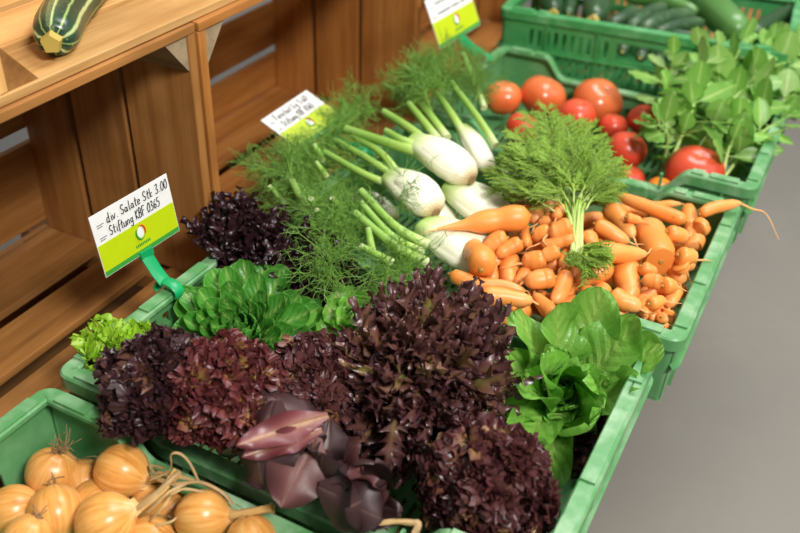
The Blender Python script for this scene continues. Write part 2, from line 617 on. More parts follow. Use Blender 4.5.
def green_crate(label, ox, oy, rot=0.0, W=0.40, L=0.60, H=0.112, zr=0.0, dip=0.042, mat='green', hole_hand=False):
    def X(v):
        v = rotz(np.asarray(v, float), rot)
        return v + V(ox, oy, zr)
    base = X(V(W / 2, L / 2, -H))
    t = thing('plastic_crate', label, 'crate', base, 'green plastic crates')
    st = 0.009 if hole_hand else 0.0125
    s_br = np.arange(0.06, L - 0.05, st)
    e_br = np.arange(0.06, W - 0.05, st)
    dipb = [0.108, 0.118, 0.14, 0.15, 0.45, 0.46, 0.482, 0.492]
    sb = sorted(set(np.round(list(s_br) + (dipb if dip else []), 4)))
    pts, nor, side = densify(*loop_path(W, L, 0.019), [sb, list(e_br), sb, list(e_br)])
    # sides: 0 is x=W (long), 1 is y=L (short), 2 is x=0 (long), 3 is y=0 (short)

    def prof(i):
        if not dip:
            return 0.0
        x, y = pts[i]
        if x > 0.03 and x < W - 0.03:
            return 0.0
        d = min(abs(y), abs(L - y))
        u = min(max((d - 0.108) / 0.042, 0), 1)
        return -dip * (u * u * (3 - 2 * u))
    zt = np.array([prof(i) for i in range(len(pts))])
    n = len(pts)
    # rim: hollow lip swept round
    sec = [(0.000, -0.019), (0.0, -0.0025), (0.0025, 0.0), (0.0195, 0.0), (0.0215, -0.002), (0.0215, -0.007), (0.0035, -0.0055), (0.0035, -0.019)]
    v = np.array([[(*(pts[i] + nor[i] * u), zt[i] + w) for (u, w) in sec] for i in range(n)])
    k = len(sec)
    f = [((i * k + j), ((i + 1) % n) * k + j, ((i + 1) % n) * k + (j + 1) % k, i * k + (j + 1) % k) for i in range(n) for j in range(k)]
    m = MB()
    m.add(X(v.reshape(-1, 3)), f, 1.0)
    # raised stacking lugs on the rim
    def lug(a, b):
        box(m, a, b, t=1.0, fn=X)
    for x0 in (0.004, W - 0.020):
        for y0, y1 in ((0.030, 0.075), (0.085, 0.104), (L - 0.104, L - 0.085), (L - 0.075, L - 0.030)):
            lug((x0, y0, -0.002), (x0 + 0.016, y1, 0.0035))
    for y0 in (0.0035, L - 0.0195):
        for x0, x1 in ((0.030, 0.085), (W - 0.085, W - 0.030), (W / 2 - 0.06, W / 2 + 0.06)):
            lug((x0, y0, -0.002), (x1, y0 + 0.016, 0.003))
    m.build('rim', mat, t, bevel=0.0012, sharp=35)
    # walls
    rows = [0.0, 0.16, 0.22, 0.42, 0.50, 0.70, 0.78, 1.0] if not hole_hand else [0.0, 0.1, 0.17, 0.37, 0.45, 0.66, 0.80, 1.0]
    zb = -H + 0.004

    def pt(i, fr, off):
        z = (zt[i] - 0.004) + (zb - zt[i] + 0.004) * fr
        ins = 0.0045 + off + 0.008 * (-z / H)
        return (*(pts[i] + nor[i] * ins), z)
    out = np.array([[pt(i, fr, 0.0) for fr in rows] for i in range(n)])
    inn = np.array([[pt(i, fr, 0.0035) for fr in rows] for i in range(n)])

    def hole(i, j):
        sd = side[i]
        if sd < 0 or j not in (2, 4):
            return False
        ax = 1 if sd in (0, 2) else 0
        Ls = L if ax else W
        x0, x1 = pts[i][ax], pts[(i + 1) % n][ax]
        c, w = (x0 + x1) / 2, abs(x1 - x0)
        if hole_hand and j == 2 and abs(c - Ls / 2 + 0.02) < 0.066:
            return abs(c - Ls / 2 + 0.02) < 0.056
        if min(c, Ls - c) < (0.075 if hole_hand else 0.17 if ax else 0.09) or w < 0.006:
            return False
        if not hole_hand and dip and ax and j == 2:
            return False
        return int(round(c / st - 0.5)) % 2 == 0
    idx = {k: [i for i in range(n) if side[i] == k] for k in range(4)}
    corner_len = len(loop_path(W, L, 0.019)[0]) // 4
    for kk, nm in ((0, 'side_panel'), (1, 'end_panel'), (2, 'side_panel'), (3, 'end_panel')):
        ii = idx[kk]
        half = corner_len // 2
        rng = list(range(ii[0] - half, ii[-1] + 2 + half))
        rng = [q % n for q in rng]
        m = MB()
        oo, nn_ = out[rng], inn[rng]
        sh = np.concatenate([oo.reshape(-1, 3), nn_.reshape(-1, 3)])
        sh = X(sh)
        cnt = len(rng) * len(rows)
        grid_shell(m, sh[:cnt].reshape(len(rng), len(rows), 3), sh[cnt:].reshape(len(rng), len(rows), 3), lambda i, j: hole(rng[i], j), t=0.25)
        # ribs outside and the lower flange
        sn = nor[ii[0]]
        ax = 1 if kk in (0, 2) else 0
        Ls = L if ax else W
        q = 0.05
        while q < Ls - 0.03:
            if not (hole_hand and abs(q - Ls / 2) < 0.08):
                top = -0.012 - (dip if (dip and ax and 0.15 < q < L - 0.15) else 0)
                e0 = pts[ii[0]].copy(); e0[ax] = q
                a = [(*(e0 + sn * u), z) for (u, z) in ((0.0005, top), (0.0075, top), (0.015, zb), (0.0075, zb))]
                dv = V(0, 0, 0); dv[ax] = 0.0022
                v = np.array([V(*p) - dv for p in a] + [V(*p) + dv for p in a])
                m.add(X(v), [(0, 1, 2, 3), (7, 6, 5, 4), (0, 4, 5, 1), (1, 5, 6, 2), (2, 6, 7, 3), (3, 7, 4, 0)], 0.3)
            q += 0.0995 if not hole_hand else 0.11
        if not (dip and ax):
            rr = [i for i in rng]
            v = np.array([[(*(pts[i] + nor[i] * u), -H * 0.42 + w) for (u, w) in ((-0.001, 0.002), (0.011, 0.002), (0.011, -0.0015), (-0.001, -0.0015))] for i in rr])
            f = [(i * 4 + j, (i + 1) * 4 + j, (i + 1) * 4 + (j + 1) % 4, i * 4 + (j + 1) % 4) for i in range(len(rr) - 1) for j in range(4)]
            m.add(X(v.reshape(-1, 3)), f + [(3, 2, 1, 0), tuple((len(rr) - 1) * 4 + j for j in range(4))], 0.5)
        m.build(nm, mat, t, sharp=30)
    # slotted floor
    xb = [0.0150, 0.06]
    while xb[-1] < W - 0.06:
        xb += [xb[-1] + 0.058, xb[-1] + 0.072]
    xb = [q for q in xb if q < W - 0.045] + [W - 0.0150]
    yb = [0.0150, 0.06]
    while yb[-1] < L - 0.075:
        yb += [yb[-1] + 0.0055, yb[-1] + 0.014]
    yb += [L - 0.0150]
    gx, gy = np.meshgrid(xb, yb, indexing='ij')
    lo = X(np.stack([gx, gy, np.full_like(gx, -H)], -1).reshape(-1, 3)).reshape(len(xb), len(yb), 3)
    hi = X(np.stack([gx, gy, np.full_like(gx, -H + 0.005)], -1).reshape(-1, 3)).reshape(len(xb), len(yb), 3)
    m = MB()
    grid_shell(m, hi, lo, lambda i, j: i % 2 == 1 and j % 2 == 1 and 0 < j < len(yb) - 2 and i < len(xb) - 2, t=0.3)
    # border between floor and wall foot
    v = np.array([[(*(pts[i] + nor[i] * u), z) for (u, z) in ((0.013, -H), (0.013, -H + 0.0055), (0.0185, -H + 0.0055), (0.0185, -H))] for i in range(n)])
    f = [(i * 4 + j, ((i + 1) % n) * 4 + j, ((i + 1) % n) * 4 + (j + 1) % 4, i * 4 + (j + 1) % 4) for i in range(n) for j in range(4)]
    m.add(X(v.reshape(-1, 3)), f, 0.3)
    m.build('base_panel', mat, t, sharp=30)
    return t


green_crate('green plastic crate holding the onions', -0.418, -0.012, zr=0.003)
green_crate('green plastic crate full of mixed lettuce heads', 0.0, 0.0)
green_crate('green plastic crate holding fennel and carrots', 0.4165, -0.022)
green_crate('green plastic crate holding tomatoes and basil', 0.852, -0.034, zr=0.010)
green_crate('tall deep green crate of cucumbers behind the tomatoes', 1.312, -0.012, 0.075, H=0.195, zr=0.082, dip=0, mat='green_dark', hole_hand=True)
# ------------------------------------------------------------------ leaf materials
def leaf_mat(name, stops, rough=0.42, trans=0.25, vary=0.25, bump=0.25, vein=None, nscale=40, spec=0.5, mottle=None, tboost=1.25):
    s = NT(name)
    t = s.attr('t')
    n = s.noise(nscale, 4)
    f = s.math('ADD', t, s.math('MULTIPLY', s.math('SUBTRACT', n, 0.5), vary), clamp=True)
    c = s.ramp(f, stops)
    if mottle:
        nn = s.noise(mottle[1], 2)
        c = s.mix(s.math('MULTIPLY', s.math('SUBTRACT', nn, mottle[2], clamp=True), 6.0, clamp=True), c, mottle[0])
    if vein:
        vv = s.math('PINGPONG', s.attr('w'), 0.5)
        k = s.math('MULTIPLY', s.math('SUBTRACT', 0.10, vv, clamp=True), vein[1] * 10.0, clamp=True)
        c = s.mix(k, c, vein[0])
    c = s.hsv(c, val=s.math('MULTIPLY_ADD', s.attr('r'), 0.4, 0.8))
    if bump:
        s.bump(s.math('ADD', n, s.math('MULTIPLY', s.math('PINGPONG', s.attr('w'), 0.5), 0.8)) if vein else n, bump, 0.004 if vein else 0.003)
    return s.fin(c, rough, spec, trans=trans, tcol=s.hsv(c, val=tboost))


MAT['lollo_green'] = leaf_mat('light_green_frilly_leaf', [(0, '#c9dc74'), (0.5, '#a8cc3e'), (1, '#93c02c')], trans=0.35)
MAT['lollo_dark'] = leaf_mat('dark_purple_frilly_leaf', [(0, '#9aa044'), (0.28, '#745038'), (0.5, '#4f2e30'), (1, '#3a2327')], 0.38, 0.18, 0.3)
MAT['lollo_red'] = leaf_mat('red_frilly_leaf', [(0, '#c6c45c'), (0.30, '#a98a4a'), (0.52, '#7c3d37'), (1, '#592b2e')], 0.38, 0.22, 0.45)
MAT['lollo_rose'] = leaf_mat('rosy_frilly_leaf', [(0, '#c2b85c'), (0.30, '#95704a'), (0.52, '#6b3e39'), (1, '#4e2b2e')], 0.36, 0.22, 0.45)
MAT['oak_dark'] = leaf_mat('dark_oakleaf', [(0, '#8f8f48'), (0.28, '#7a5541'), (0.5, '#603c39'), (1, '#4b2d30')], 0.33, 0.14, 0.4, spec=0.6)
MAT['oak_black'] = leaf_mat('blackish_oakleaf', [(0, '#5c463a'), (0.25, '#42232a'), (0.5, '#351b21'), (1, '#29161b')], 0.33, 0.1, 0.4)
MAT['butter'] = leaf_mat('butter_lettuce_leaf', [(0, '#8fba5c'), (0.3, '#55993a'), (0.85, '#46902f'), (1, '#78b24e')], 0.36, 0.3, 0.12, 0.5, nscale=70, vein=('#86b862', 0.4))
MAT['butter_pale'] = leaf_mat('pale_butter_lettuce_leaf', [(0, '#b8d47c'), (0.5, '#7fb848'), (1, '#6aa93a')], 0.36, 0.3, 0.12, 0.35, nscale=70)
MAT['romaine'] = leaf_mat('romaine_leaf', [(0, '#a3c766'), (0.06, '#93c257'), (0.5, '#7cb648'), (1, '#72ae42')], 0.33, 0.34, 0.12, 0.8, nscale=60, vein=('#9cc468', 0.5))
MAT['red_romaine'] = leaf_mat('red_romaine_leaf', [(0, '#94706a'), (0.08, '#71463f'), (0.5, '#633836'), (1, '#4c2a2c')], 0.44, 0.12, 0.35, 0.25, nscale=40)
MAT['red_romaine_dusky'] = leaf_mat('dusky_red_romaine_leaf', [(0, '#6d5650'), (0.08, '#4a3031'), (0.5, '#40282a'), (1, '#342023')], 0.44, 0.1, 0.35, 0.25, nscale=40)
MAT['red_romaine_rosy'] = leaf_mat('rosy_red_romaine_leaf', [(0, '#a5815c'), (0.25, '#804a44'), (0.5, '#6f383b'), (1, '#5e2c32')], 0.38, 0.15, 0.4, 0.25, nscale=40)
MAT['stalk_white'] = leaf_mat('pale_lettuce_core', [(0, '#c9c79a'), (1, '#b9cf86')], 0.5, 0.1, 0.1)


# ------------------------------------------------------------------ frilly lettuce
def frilly_leaf(m, B, d, w, L, half, amp, waves, rnd, nu=64, nv=11, curl=0.35):
    """fan-shaped leaf with a ruffled margin: B base, d direction, w sideways"""
    n = np.cross(d, w)
    th = np.linspace(-half, half, nu)[None]
    q = np.linspace(0.12, 1, nv)[:, None]
    lob = 1 + 0.10 * np.sin(3.1 * th * 2 + rnd * 9) + 0.05 * np.sin(17 * th + rnd * 31)
    R = L * q * lob
    ph = rnd * 40
    a = amp * q ** 2.6
    s_ = th / half
    ruf = a * (np.sin(waves * PI * s_ + ph + 1.2 * np.sin(3 * s_ + ph)) + 0.45 * np.sin(2.3 * waves * PI * s_ + ph * 1.7)) \
        + 0.18 * amp * np.clip((q - 0.72) / 0.28, 0, 1) * np.sin(3.7 * waves * PI * s_ + ph * 2.1)
    inpl = a * 0.6 * np.cos(waves * PI * s_ + ph)
    bend = curl * L * q ** 2.2
    x = R * np.sin(th) * 0.85 + inpl
    y = R * np.cos(th) * (1 - 0.25 * curl * q ** 2) + 0.35 * a * np.sin(1.9 * waves * PI * s_ + ph)
    z = ruf - bend
    p = B + y[..., None] * d + x[..., None] * w + z[..., None] * n
    t = np.clip(q ** 1.3 * np.ones_like(th) + 0.12 * ruf / (amp + 1e-9) * q, 0, 1)
    m.add(p.reshape(-1, 3), grid_faces(nv, nu), t.ravel(), rnd)


def cluster(B, axis, n, spread, rng, tilt0=0.0):
    """directions of n leaves round an axis, inner ones first"""
    Rm = rot_to(axis)
    out = []
    for k in range(n):
        f = (k + 0.5) / n
        phi = tilt0 + spread * f ** 0.62
        psi = k * 2.39996 + rng.uniform(-0.2, 0.2)
        d = V(math.sin(phi) * math.cos(psi), math.sin(phi) * math.sin(psi), math.cos(phi))
        w = V(-math.sin(psi), math.cos(psi), 0)
        out.append((f, phi, Rm @ d, Rm @ w))
    return out


def settle(q, zfloor, box=(0.024, 0.376, 0.024, 0.576)):
    """keep the leaves inside the crate walls below its rim"""
    o = []
    for v in q.v:
        v = v.copy()
        v[:, 2] = np.maximum(v[:, 2], zfloor)
        k = np.clip((0.012 - v[:, 2]) / 0.008, 0, 1)
        for ax, lo, hi in ((0, box[0], box[1]), (1, box[2], box[3])):
            v[:, ax] += k * (np.clip(v[:, ax], lo, hi) - v[:, ax])
        o.append(v)
    q.v = o


def frilly_head(name, label, cat, c, rx, mat, axis=(0, 0, 1), n=420, L=0.0155, amp=0.0046, waves=4.2, seed=1, t0=0.12, zfloor=-0.104, low=-0.45, box=(0.024, 0.376, 0.024, 0.576)):
    rng = random.Random(seed)
    Rm = rot_to(axis)
    rx = np.asarray(rx, float)
    c = np.asarray(c, float)
    t = thing(name, label, cat, V(c[0], c[1], max(zfloor, c[2] - rx[2])), 'lettuce heads')
    parts = {'heart': MB(), 'outer_leaves': MB(), 'inner_leaves': MB()}
    for k in range(n):
        f = (k + 0.5) / n
        ct = 1 - (1 - low) * f
        st = math.sqrt(max(0, 1 - ct * ct))
        psi = k * 2.39996 + rng.uniform(-0.3, 0.3)
        e = V(st * math.cos(psi), st * math.sin(psi), ct)
        lump = 1 + 0.10 * math.sin(5 * psi + seed) * st + 0.08 * math.sin(9 * ct + 3 * psi)
        S = c + Rm @ (rx * e * rng.uniform(0.62, 0.84) * lump)
        d = norm(Rm @ e + V(*[rng.uniform(-0.6, 0.6) for _ in range(3)]))
        w = norm(np.cross(d, V(*[rng.uniform(-1, 1) for _ in range(3)])))
        q = MB()
        frilly_leaf(q, S, d, w, L * rng.uniform(0.75, 1.3), rng.uniform(1.0, 1.9), amp * rng.uniform(0.7, 1.3), waves * rng.uniform(0.8, 1.3), rng.random(), nu=38, nv=6, curl=rng.uniform(-0.2, 0.9))
        pale = math.sin(S[0] * 150 + seed) * math.sin(S[1] * 140 + 2 * seed) * math.sin(S[2] * 145 + seed) + rng.uniform(-0.45, 0.45)
        kk = rng.uniform(0.4, 0.6) if pale > 0.46 else 1.0
        parts['heart' if f < 0.16 else 'outer_leaves'].merge(q, lambda x: kk * (t0 + (1 - t0) * x))
    for k in range(26):
        e = norm(V(*[rng.gauss(0, 1) for _ in range(3)]))
        w = norm(np.cross(e, V(*[rng.uniform(-1, 1) for _ in range(3)])))
        frilly_leaf(parts['inner_leaves'], c + Rm @ (rx * e * 0.40), w, norm(np.cross(w, e)), float(rx.mean()) * 0.55, 1.3, 0.004, 4, rng.random(), nu=20, nv=6, curl=0.1)
    parts['inner_leaves'].t = [np.maximum(x, 0.6) for x in parts['inner_leaves'].t]
    for k, q in parts.items():
        settle(q, zfloor, box)
        q.build(k, mat, t)
    m = MB()
    ball(m, c - V(0, 0, rx[2] * 0.7), 0.018, 0.018, 0.014, 12, 8)
    settle(m, zfloor, box)
    m.build('core', 'stalk_white', t)
    return t


# ------------------------------------------------------------------ oakleaf lettuce: narrow pointed lobes
def oak_leaf(m, B, d, w, L, W, rnd, nu=9, nv=26, lobes=4, curl=0.3, wav=0.006):
    n = np.cross(d, w)
    v = np.linspace(0, 1, nv)[:, None]
    u = np.linspace(-1, 1, nu)[None]
    env = np.sin(PI * np.clip(v * 0.93 + 0.07, 0, 1) ** 0.75) ** 0.7
    sd = np.where(u >= 0, 0.0, 0.31)
    saw = ((v * lobes + sd + rnd) % 1.0)
    lob = 0.16 + 0.98 * saw ** 1.3
    hw = W * env * (1 - np.abs(u) + np.abs(u) * lob)
    fwd = 0.22 * L * np.abs(u) ** 1.5 * saw * env / lobes * 2.0
    ph = rnd * 30
    x = hw * u
    y = L * v + fwd
    z = -curl * L * v ** 2 + wav * np.abs(u) ** 1.5 * np.sin(v * 17 + ph + np.sign(u) * 1.3) + 0.12 * W * u ** 2
    p = B + y[..., None] * d + x[..., None] * w + z[..., None] * n
    t = np.clip(0.12 + 0.6 * np.abs(u) * np.ones_like(v) + 0.45 * v ** 1.5 + 0 * u, 0, 1)
    m.add(p.reshape(-1, 3), grid_faces(nv, nu), t.ravel(), rnd)


def oak_head(name, label, cat, c, Rxyz, mat, axis=(0, 0, 1), n=170, seed=1, L=0.055, W=0.016, zfloor=-0.104, sprays=()):
    rng = random.Random(seed)
    axis = norm(axis)
    Rm = rot_to(axis)
    rx = np.asarray(Rxyz, float)
    t = thing(name, label, cat, V(c[0], c[1], max(zfloor, c[2] - rx[2])), 'lettuce heads')
    parts = {'heart': MB(), 'outer_leaves': MB()}
    for k in range(n):
        f = (k + 0.5) / n
        ct = 1 - 1.45 * f
        st = math.sqrt(max(0, 1 - ct * ct))
        psi = k * 2.39996 + rng.uniform(-0.3, 0.3)
        e = V(st * math.cos(psi), st * math.sin(psi), ct)
        S = np.asarray(c) + Rm @ (rx * e * rng.uniform(0.42, 0.72))
        d = norm(Rm @ (e * rx / rx.max()) + V(*[rng.uniform(-0.55, 0.55) for _ in range(3)]) + V(0, 0, 0.25))
        w = norm(np.cross(d, V(*[rng.uniform(-1, 1) for _ in range(3)])))
        l = L * rng.uniform(0.7, 1.35)
        q = MB()
        oak_leaf(q, S, d, w, l, W * rng.uniform(0.75, 1.3), rng.random(), lobes=rng.choice((3, 4, 5)), curl=rng.uniform(0.0, 0.5), wav=0.006)
        kk = 0.42 if rng.random() < 0.14 and mat != 'oak_black' else 1.0
        parts['heart' if f < 0.18 else 'outer_leaves'].merge(q, lambda x: kk * x)
    for (b, e, wd) in sprays:
        d = norm(e - b)
        w = norm(np.cross(d, V(rng.uniform(-.3, .3), rng.uniform(-.3, .3), 1)))
        oak_leaf(parts['outer_leaves'], b, d, w, float(np.linalg.norm(e - b)), wd, rng.random(), lobes=5, curl=0.1, nv=40)
    parts['heart'].t = [x * (1.0 if mat == 'oak_black' else 0.72) for x in parts['heart'].t]
    for k, q in parts.items():
        settle(q, zfloor)
        q.build(k, mat, t)
    # the dense inner tuft
    m = MB()
    for k in range(60):
        e = norm(V(*[rng.gauss(0, 1) for _ in range(3)]))
        S = np.asarray(c) + Rm @ (rx * e * 0.35)
        w = norm(np.cross(e, V(*[rng.uniform(-1, 1) for _ in range(3)])))
        oak_leaf(m, S, w, norm(np.cross(w, e)), L * 1.2, W * 2.0, rng.random(), curl=0.2)
    settle(m, zfloor)
    m.build('inner_leaves', mat, t)
    return t


# ------------------------------------------------------------------ broad smooth leaves (butter lettuce, romaine, red romaine, basil)
def broad_leaf(m, B, d, nrm, L, W, rnd, cup=0.25, bend=0.2, wave=0.004, waves=4.0, nu=15, nv=18, tipw=0.55, shape=0.8, base=0.22, fold=0.0, twist=0.0, vein=False, tip=0.0):
    """B base, d direction, nrm the upper side; cup bends the margins up, bend tips it back (positive) or forward"""
    d = norm(d)
    w = norm(np.cross(d, nrm))
    n = np.cross(w, d)
    v = (1 - (1 - np.linspace(0, 1, nv)) ** 1.7)[:, None]
    u = np.linspace(-1, 1, nu)[None]
    vm = 0.5 ** (1 / shape)
    up_ = np.sqrt(np.clip(1 - ((v - vm) / (1 - vm)) ** 2, 0, 1)) ** (1 + 1.2 * tip)
    q_ = np.clip(v / vm, 0, 1)
    lo_ = base + (1 - base) * (q_ * q_ * (3 - 2 * q_)) ** (0.5 + tipw * 0.5)
    env = np.where(v > vm, up_, lo_)
    env = np.maximum(env, 0.02)
    ph = rnd * 25
    a = twist * v
    au = np.abs(u)
    x = W * env * (u * (1 - 0.25 * cup * au ** 2))
    z = W * cup * ((env * au) ** 1.8 + 0.9 * np.clip((v - vm) / (1 - vm), 0, 1) ** 2.2) + fold * W * env * au + wave * au ** 2 * np.sin(waves * 2 * PI * v + ph + np.sign(u) * 0.9) * np.clip(v * 2, 0, 1)
    x, z = x * np.cos(a) - z * np.sin(a), x * np.sin(a) + z * np.cos(a)
    ang = bend * v
    y0 = L * (np.sin(ang) / bend if abs(bend) > 1e-3 else v)
    z0 = -L * ((1 - np.cos(ang)) / bend if abs(bend) > 1e-3 else 0 * v)
    y = y0 + z * np.sin(ang)
    zz = z0 + z * np.cos(ang)
    y = y + 0 * u
    # midrib as a shallow groove
    zz = zz - 0.0018 * np.exp(-(u / 0.10) ** 2) * (1 - v)
    p = B + y[..., None] * d + x[..., None] * w + zz[..., None] * n
    t = np.clip(np.abs(u) ** 0.8 * (0.35 + 0.65 * np.clip(v * 1.4, 0, 1)) + 0 * v, 0, 1)
    m.add(p.reshape(-1, 3), grid_faces(nv, nu), t.ravel(), rnd, w=(v * 8.5 - np.abs(u) * 2.2 + 0.25 * np.sign(u) + 3).ravel())


def rosette(name, label, cat, c, axis, R, mat, n=44, seed=3, spread=1.5, Lk=(0.55, 1.25), Wk=(0.22, 0.42), cup=0.45, bend=(-0.5, 0.5), wave=0.003, waves=4, parts_each=False, zfloor=-0.104, squash=None, tipw=0.5, shape=1.25, lead=0.55):
    rng = random.Random(seed)
    axis = norm(axis)
    B = np.asarray(c, float) - axis * R * lead
    t = thing(name, label, cat, V(B[0], B[1], max(zfloor, B[2] - 0.02)), 'lettuce heads')
    heart, outer = MB(), MB()
    for f, phi, d, w in cluster(B, axis, n, spread, rng, 0.05):
        up = np.cross(w, d)
        if np.dot(up, axis) < 0:
            up = -up
        up = norm(up + 0.0001)
        L = R * (Lk[0] + (Lk[1] - Lk[0]) * f ** 0.7) * rng.uniform(0.92, 1.08)
        if squash is not None:
            L *= float(np.linalg.norm(np.asarray(squash) * d))
        W = R * (Wk[0] + (Wk[1] - Wk[0]) * f) * rng.uniform(0.9, 1.1)
        roll = rng.uniform(-0.25, 0.25)
        up = up * math.cos(roll) + w * math.sin(roll)
        q = MB()
        broad_leaf(q, B + axis * R * 0.10 * (1 - f), d, up, L, W, rng.random(), cup * rng.uniform(0.7, 1.3), bend[0] + (bend[1] - bend[0]) * f + rng.uniform(-0.15, 0.15), wave * (0.4 + f), waves * rng.uniform(0.8, 1.2), tipw=tipw, shape=shape)
        settle(q, zfloor)
        if parts_each and f > 0.4:
            q.build('outer_leaf', mat, t)
        else:
            dst = heart if f < 0.4 else outer
            dst.merge(q)
    heart.build('heart', mat, t)
    if outer.n:
        outer.build('outer_leaves', mat, t)
    m = MB()
    ball(m, B, 0.02, 0.02, 0.016, 12, 8)
    settle(m, zfloor)
    m.build('core', 'stalk_white', t)
    return t


def toward(p, k=1.0, up=1.0):
    """a direction between straight up and the front of the stall"""
    return norm(V(-0.75, -0.35, 0) * k + V(0, 0, up))


frilly_head('lollo_lettuce', 'light green frilly lettuce tucked in the corner of the lettuce crate', 'lettuce', at(112, 362, -0.030), (0.050, 0.055, 0.045), 'lollo_green', n=260, L=0.017, seed=2, t0=0.1)
frilly_head('lollo_lettuce', 'dark purple frilly lettuce in front of the light green one, above the onions', 'lettuce', at(166, 398, 0.008), (0.066, 0.072, 0.076), 'lollo_dark', n=1150, seed=4, t0=0.3)
frilly_head('lollo_lettuce', 'red frilly lettuce with yellowish flecks, just below the green butterhead', 'lettuce', at(226, 406, 0.010), (0.068, 0.066, 0.080), 'lollo_red', n=1150, seed=5)
frilly_head('lollo_lettuce', 'reddish frilly lettuce between the green butterhead and the smooth dark red leaves', 'lettuce', at(322, 394, -0.008), (0.062, 0.060, 0.068), 'lollo_rose', n=1100, seed=6)
frilly_head('lollo_lettuce', 'maroon frilly lettuce nearest the aisle, with a yellow green edge', 'lettuce', at(488, 488, -0.014), (0.066, 0.052, 0.070), 'lollo_rose', axis=(0, 0, 1), n=1250, L=0.0165, seed=8)
SPR = [(at(395, 420, 0.03), at(385, 478, -0.02), 0.016), (at(425, 440, 0.03), at(447, 484, -0.03), 0.02), (at(410, 330, 0.07), at(418, 300, 0.09), 0.02), (at(425, 300, 0.07), at(415, 268, 0.10), 0.02), (at(395, 330, 0.07), at(382, 295, 0.09), 0.016), (at(455, 310, 0.06), at(468, 285, 0.08), 0.015), (at(480, 320, 0.04), at(505, 318, 0.05), 0.014)]
oak_head('oakleaf_lettuce', 'large dark oakleaf lettuce in the middle of the crate, with pointed lobes', 'lettuce', at(422, 382, -0.005), (0.075, 0.088, 0.092), 'oak_dark', axis=(-0.15, -0.05, 1), n=560, seed=9, L=0.062, W=0.0145, sprays=SPR)
oak_head('oakleaf_lettuce', 'blackish oakleaf lettuce against the back rim, beside the fennel fronds', 'lettuce', at(244, 254, -0.025), (0.066, 0.062, 0.064), 'oak_black', n=210, seed=10, L=0.046, W=0.015)
oak_head('oakleaf_lettuce', 'shaded blackish oakleaf lettuce under the fennel fronds, behind the small pale butterhead', 'lettuce', at(308, 282, -0.035), (0.068, 0.065, 0.056), 'oak_black', n=170, seed=11, L=0.046, W=0.015)
frilly_head('lollo_lettuce', 'scrap of dark brown lettuce on the crate floor below the romaine', 'lettuce', at(586, 448, -0.088), (0.035, 0.03, 0.02), 'lollo_dark', n=70, seed=12, L=0.02)
rosette('butterhead_lettuce', 'green butterhead lettuce with tightly packed rounded leaves', 'lettuce', at(242, 328, -0.012), toward(0, 0.75), 0.082, 'butter', n=72, seed=3, spread=1.35, cup=0.6, bend=(-0.1, 0.6), Lk=(0.70, 1.30), Wk=(0.13, 0.34), tipw=0.5, shape=2.1)
rosette('butterhead_lettuce', 'small pale green butterhead half hidden behind the big dark oakleaf', 'lettuce', at(352, 318, -0.012), toward(0, 0.5), 0.052, 'butter_pale', n=22, seed=7, spread=1.5, Wk=(0.3, 0.55), bend=(-0.2, 0.9), wave=0.005, shape=2.0)

RB = at(560, 402, -0.085)
t = rosette('romaine_lettuce', 'bright green romaine lettuce in the front corner of the crate, below the carrots', 'lettuce', at(563, 392, -0.035), toward(0, 0.8), 0.055, 'romaine', n=24, seed=13, spread=1.0, Lk=(0.7, 1.3), Wk=(0.25, 0.50), cup=0.55, bend=(-0.4, 0.5), wave=0.006, waves=2.2, shape=1.6)
ROM = [  # tip px, tip z, half width, where the upper side looks, cup, bend
    ((603, 305), 0.055, 0.040, (-0.5, -0.3, 0.9), 0.35, 0.5), ((643, 350), 0.030, 0.042, (-0.6, 0.1, 1.0), 0.15, 0.6),
    ((628, 330), 0.040, 0.040, (-0.6, 0.0, 0.9), 0.25, 0.5), ((630, 392), 0.005, 0.036, (-0.5, 0.5, 0.9), 0.30, 0.6),
    ((570, 322), 0.045, 0.034, (-0.4, -0.6, 0.8), 0.40, 0.6), ((533, 318), 0.040, 0.030, (-0.1, -0.7, 0.8), 0.10, 0.4),
    ((512, 350), 0.040, 0.036, (0.1, -0.7, 0.8), 0.10, 0.5), ((498, 398), 0.020, 0.034, (0.2, -0.6, 0.9), 0.20, 0.8),
    ((530, 432), -0.005, 0.030, (0.3, -0.3, 1.0), 0.40, 0.6), ((545, 460), -0.045, 0.030, (-0.1, 0.2, 1.0), 0.30, 0.8),
    ((588, 432), -0.010, 0.036, (-0.4, 0.5, 0.8), 0.75, 0.3), ((575, 345), 0.045, 0.034, (-0.7, -0.3, 0.6), 0.60, -0.2),
    ((600, 365), 0.030, 0.034, (-0.7, 0.0, 0.7), 0.60, -0.1), ((540, 360), 0.040, 0.032, (-0.2, -0.7, 0.6), 0.55, 0.1),
    ((528, 385), 0.030, 0.028, (0.1, -0.5, 0.8), 0.50, 0.2), ((600, 410), 0.000, 0.032, (-0.6, 0.4, 0.7), 0.55, 0.2),
]
rng = random.Random(14)
for (tp, tz, W_, nz, cu, be) in ROM:
    q = MB()
    e = at(tp[0], tp[1], tz)
    b0 = RB + norm((e - RB) * V(1, 1, 0.2)) * 0.012
    broad_leaf(q, b0, e - b0 + V(0, 0, 0.03 * be), norm(nz), float(np.linalg.norm(e - b0)) * 1.08, W_, rng.random(), cup=cu, bend=be, wave=rng.uniform(0.009, 0.014), waves=rng.uniform(1.5, 2.6), nu=21, nv=26, shape=1.35, tipw=0.5, base=0.2, twist=rng.uniform(-0.25, 0.25))
    settle(q, -0.104, (0.024, 0.385, 0.012, 0.576))
    q.build('outer_leaf', 'romaine', t)

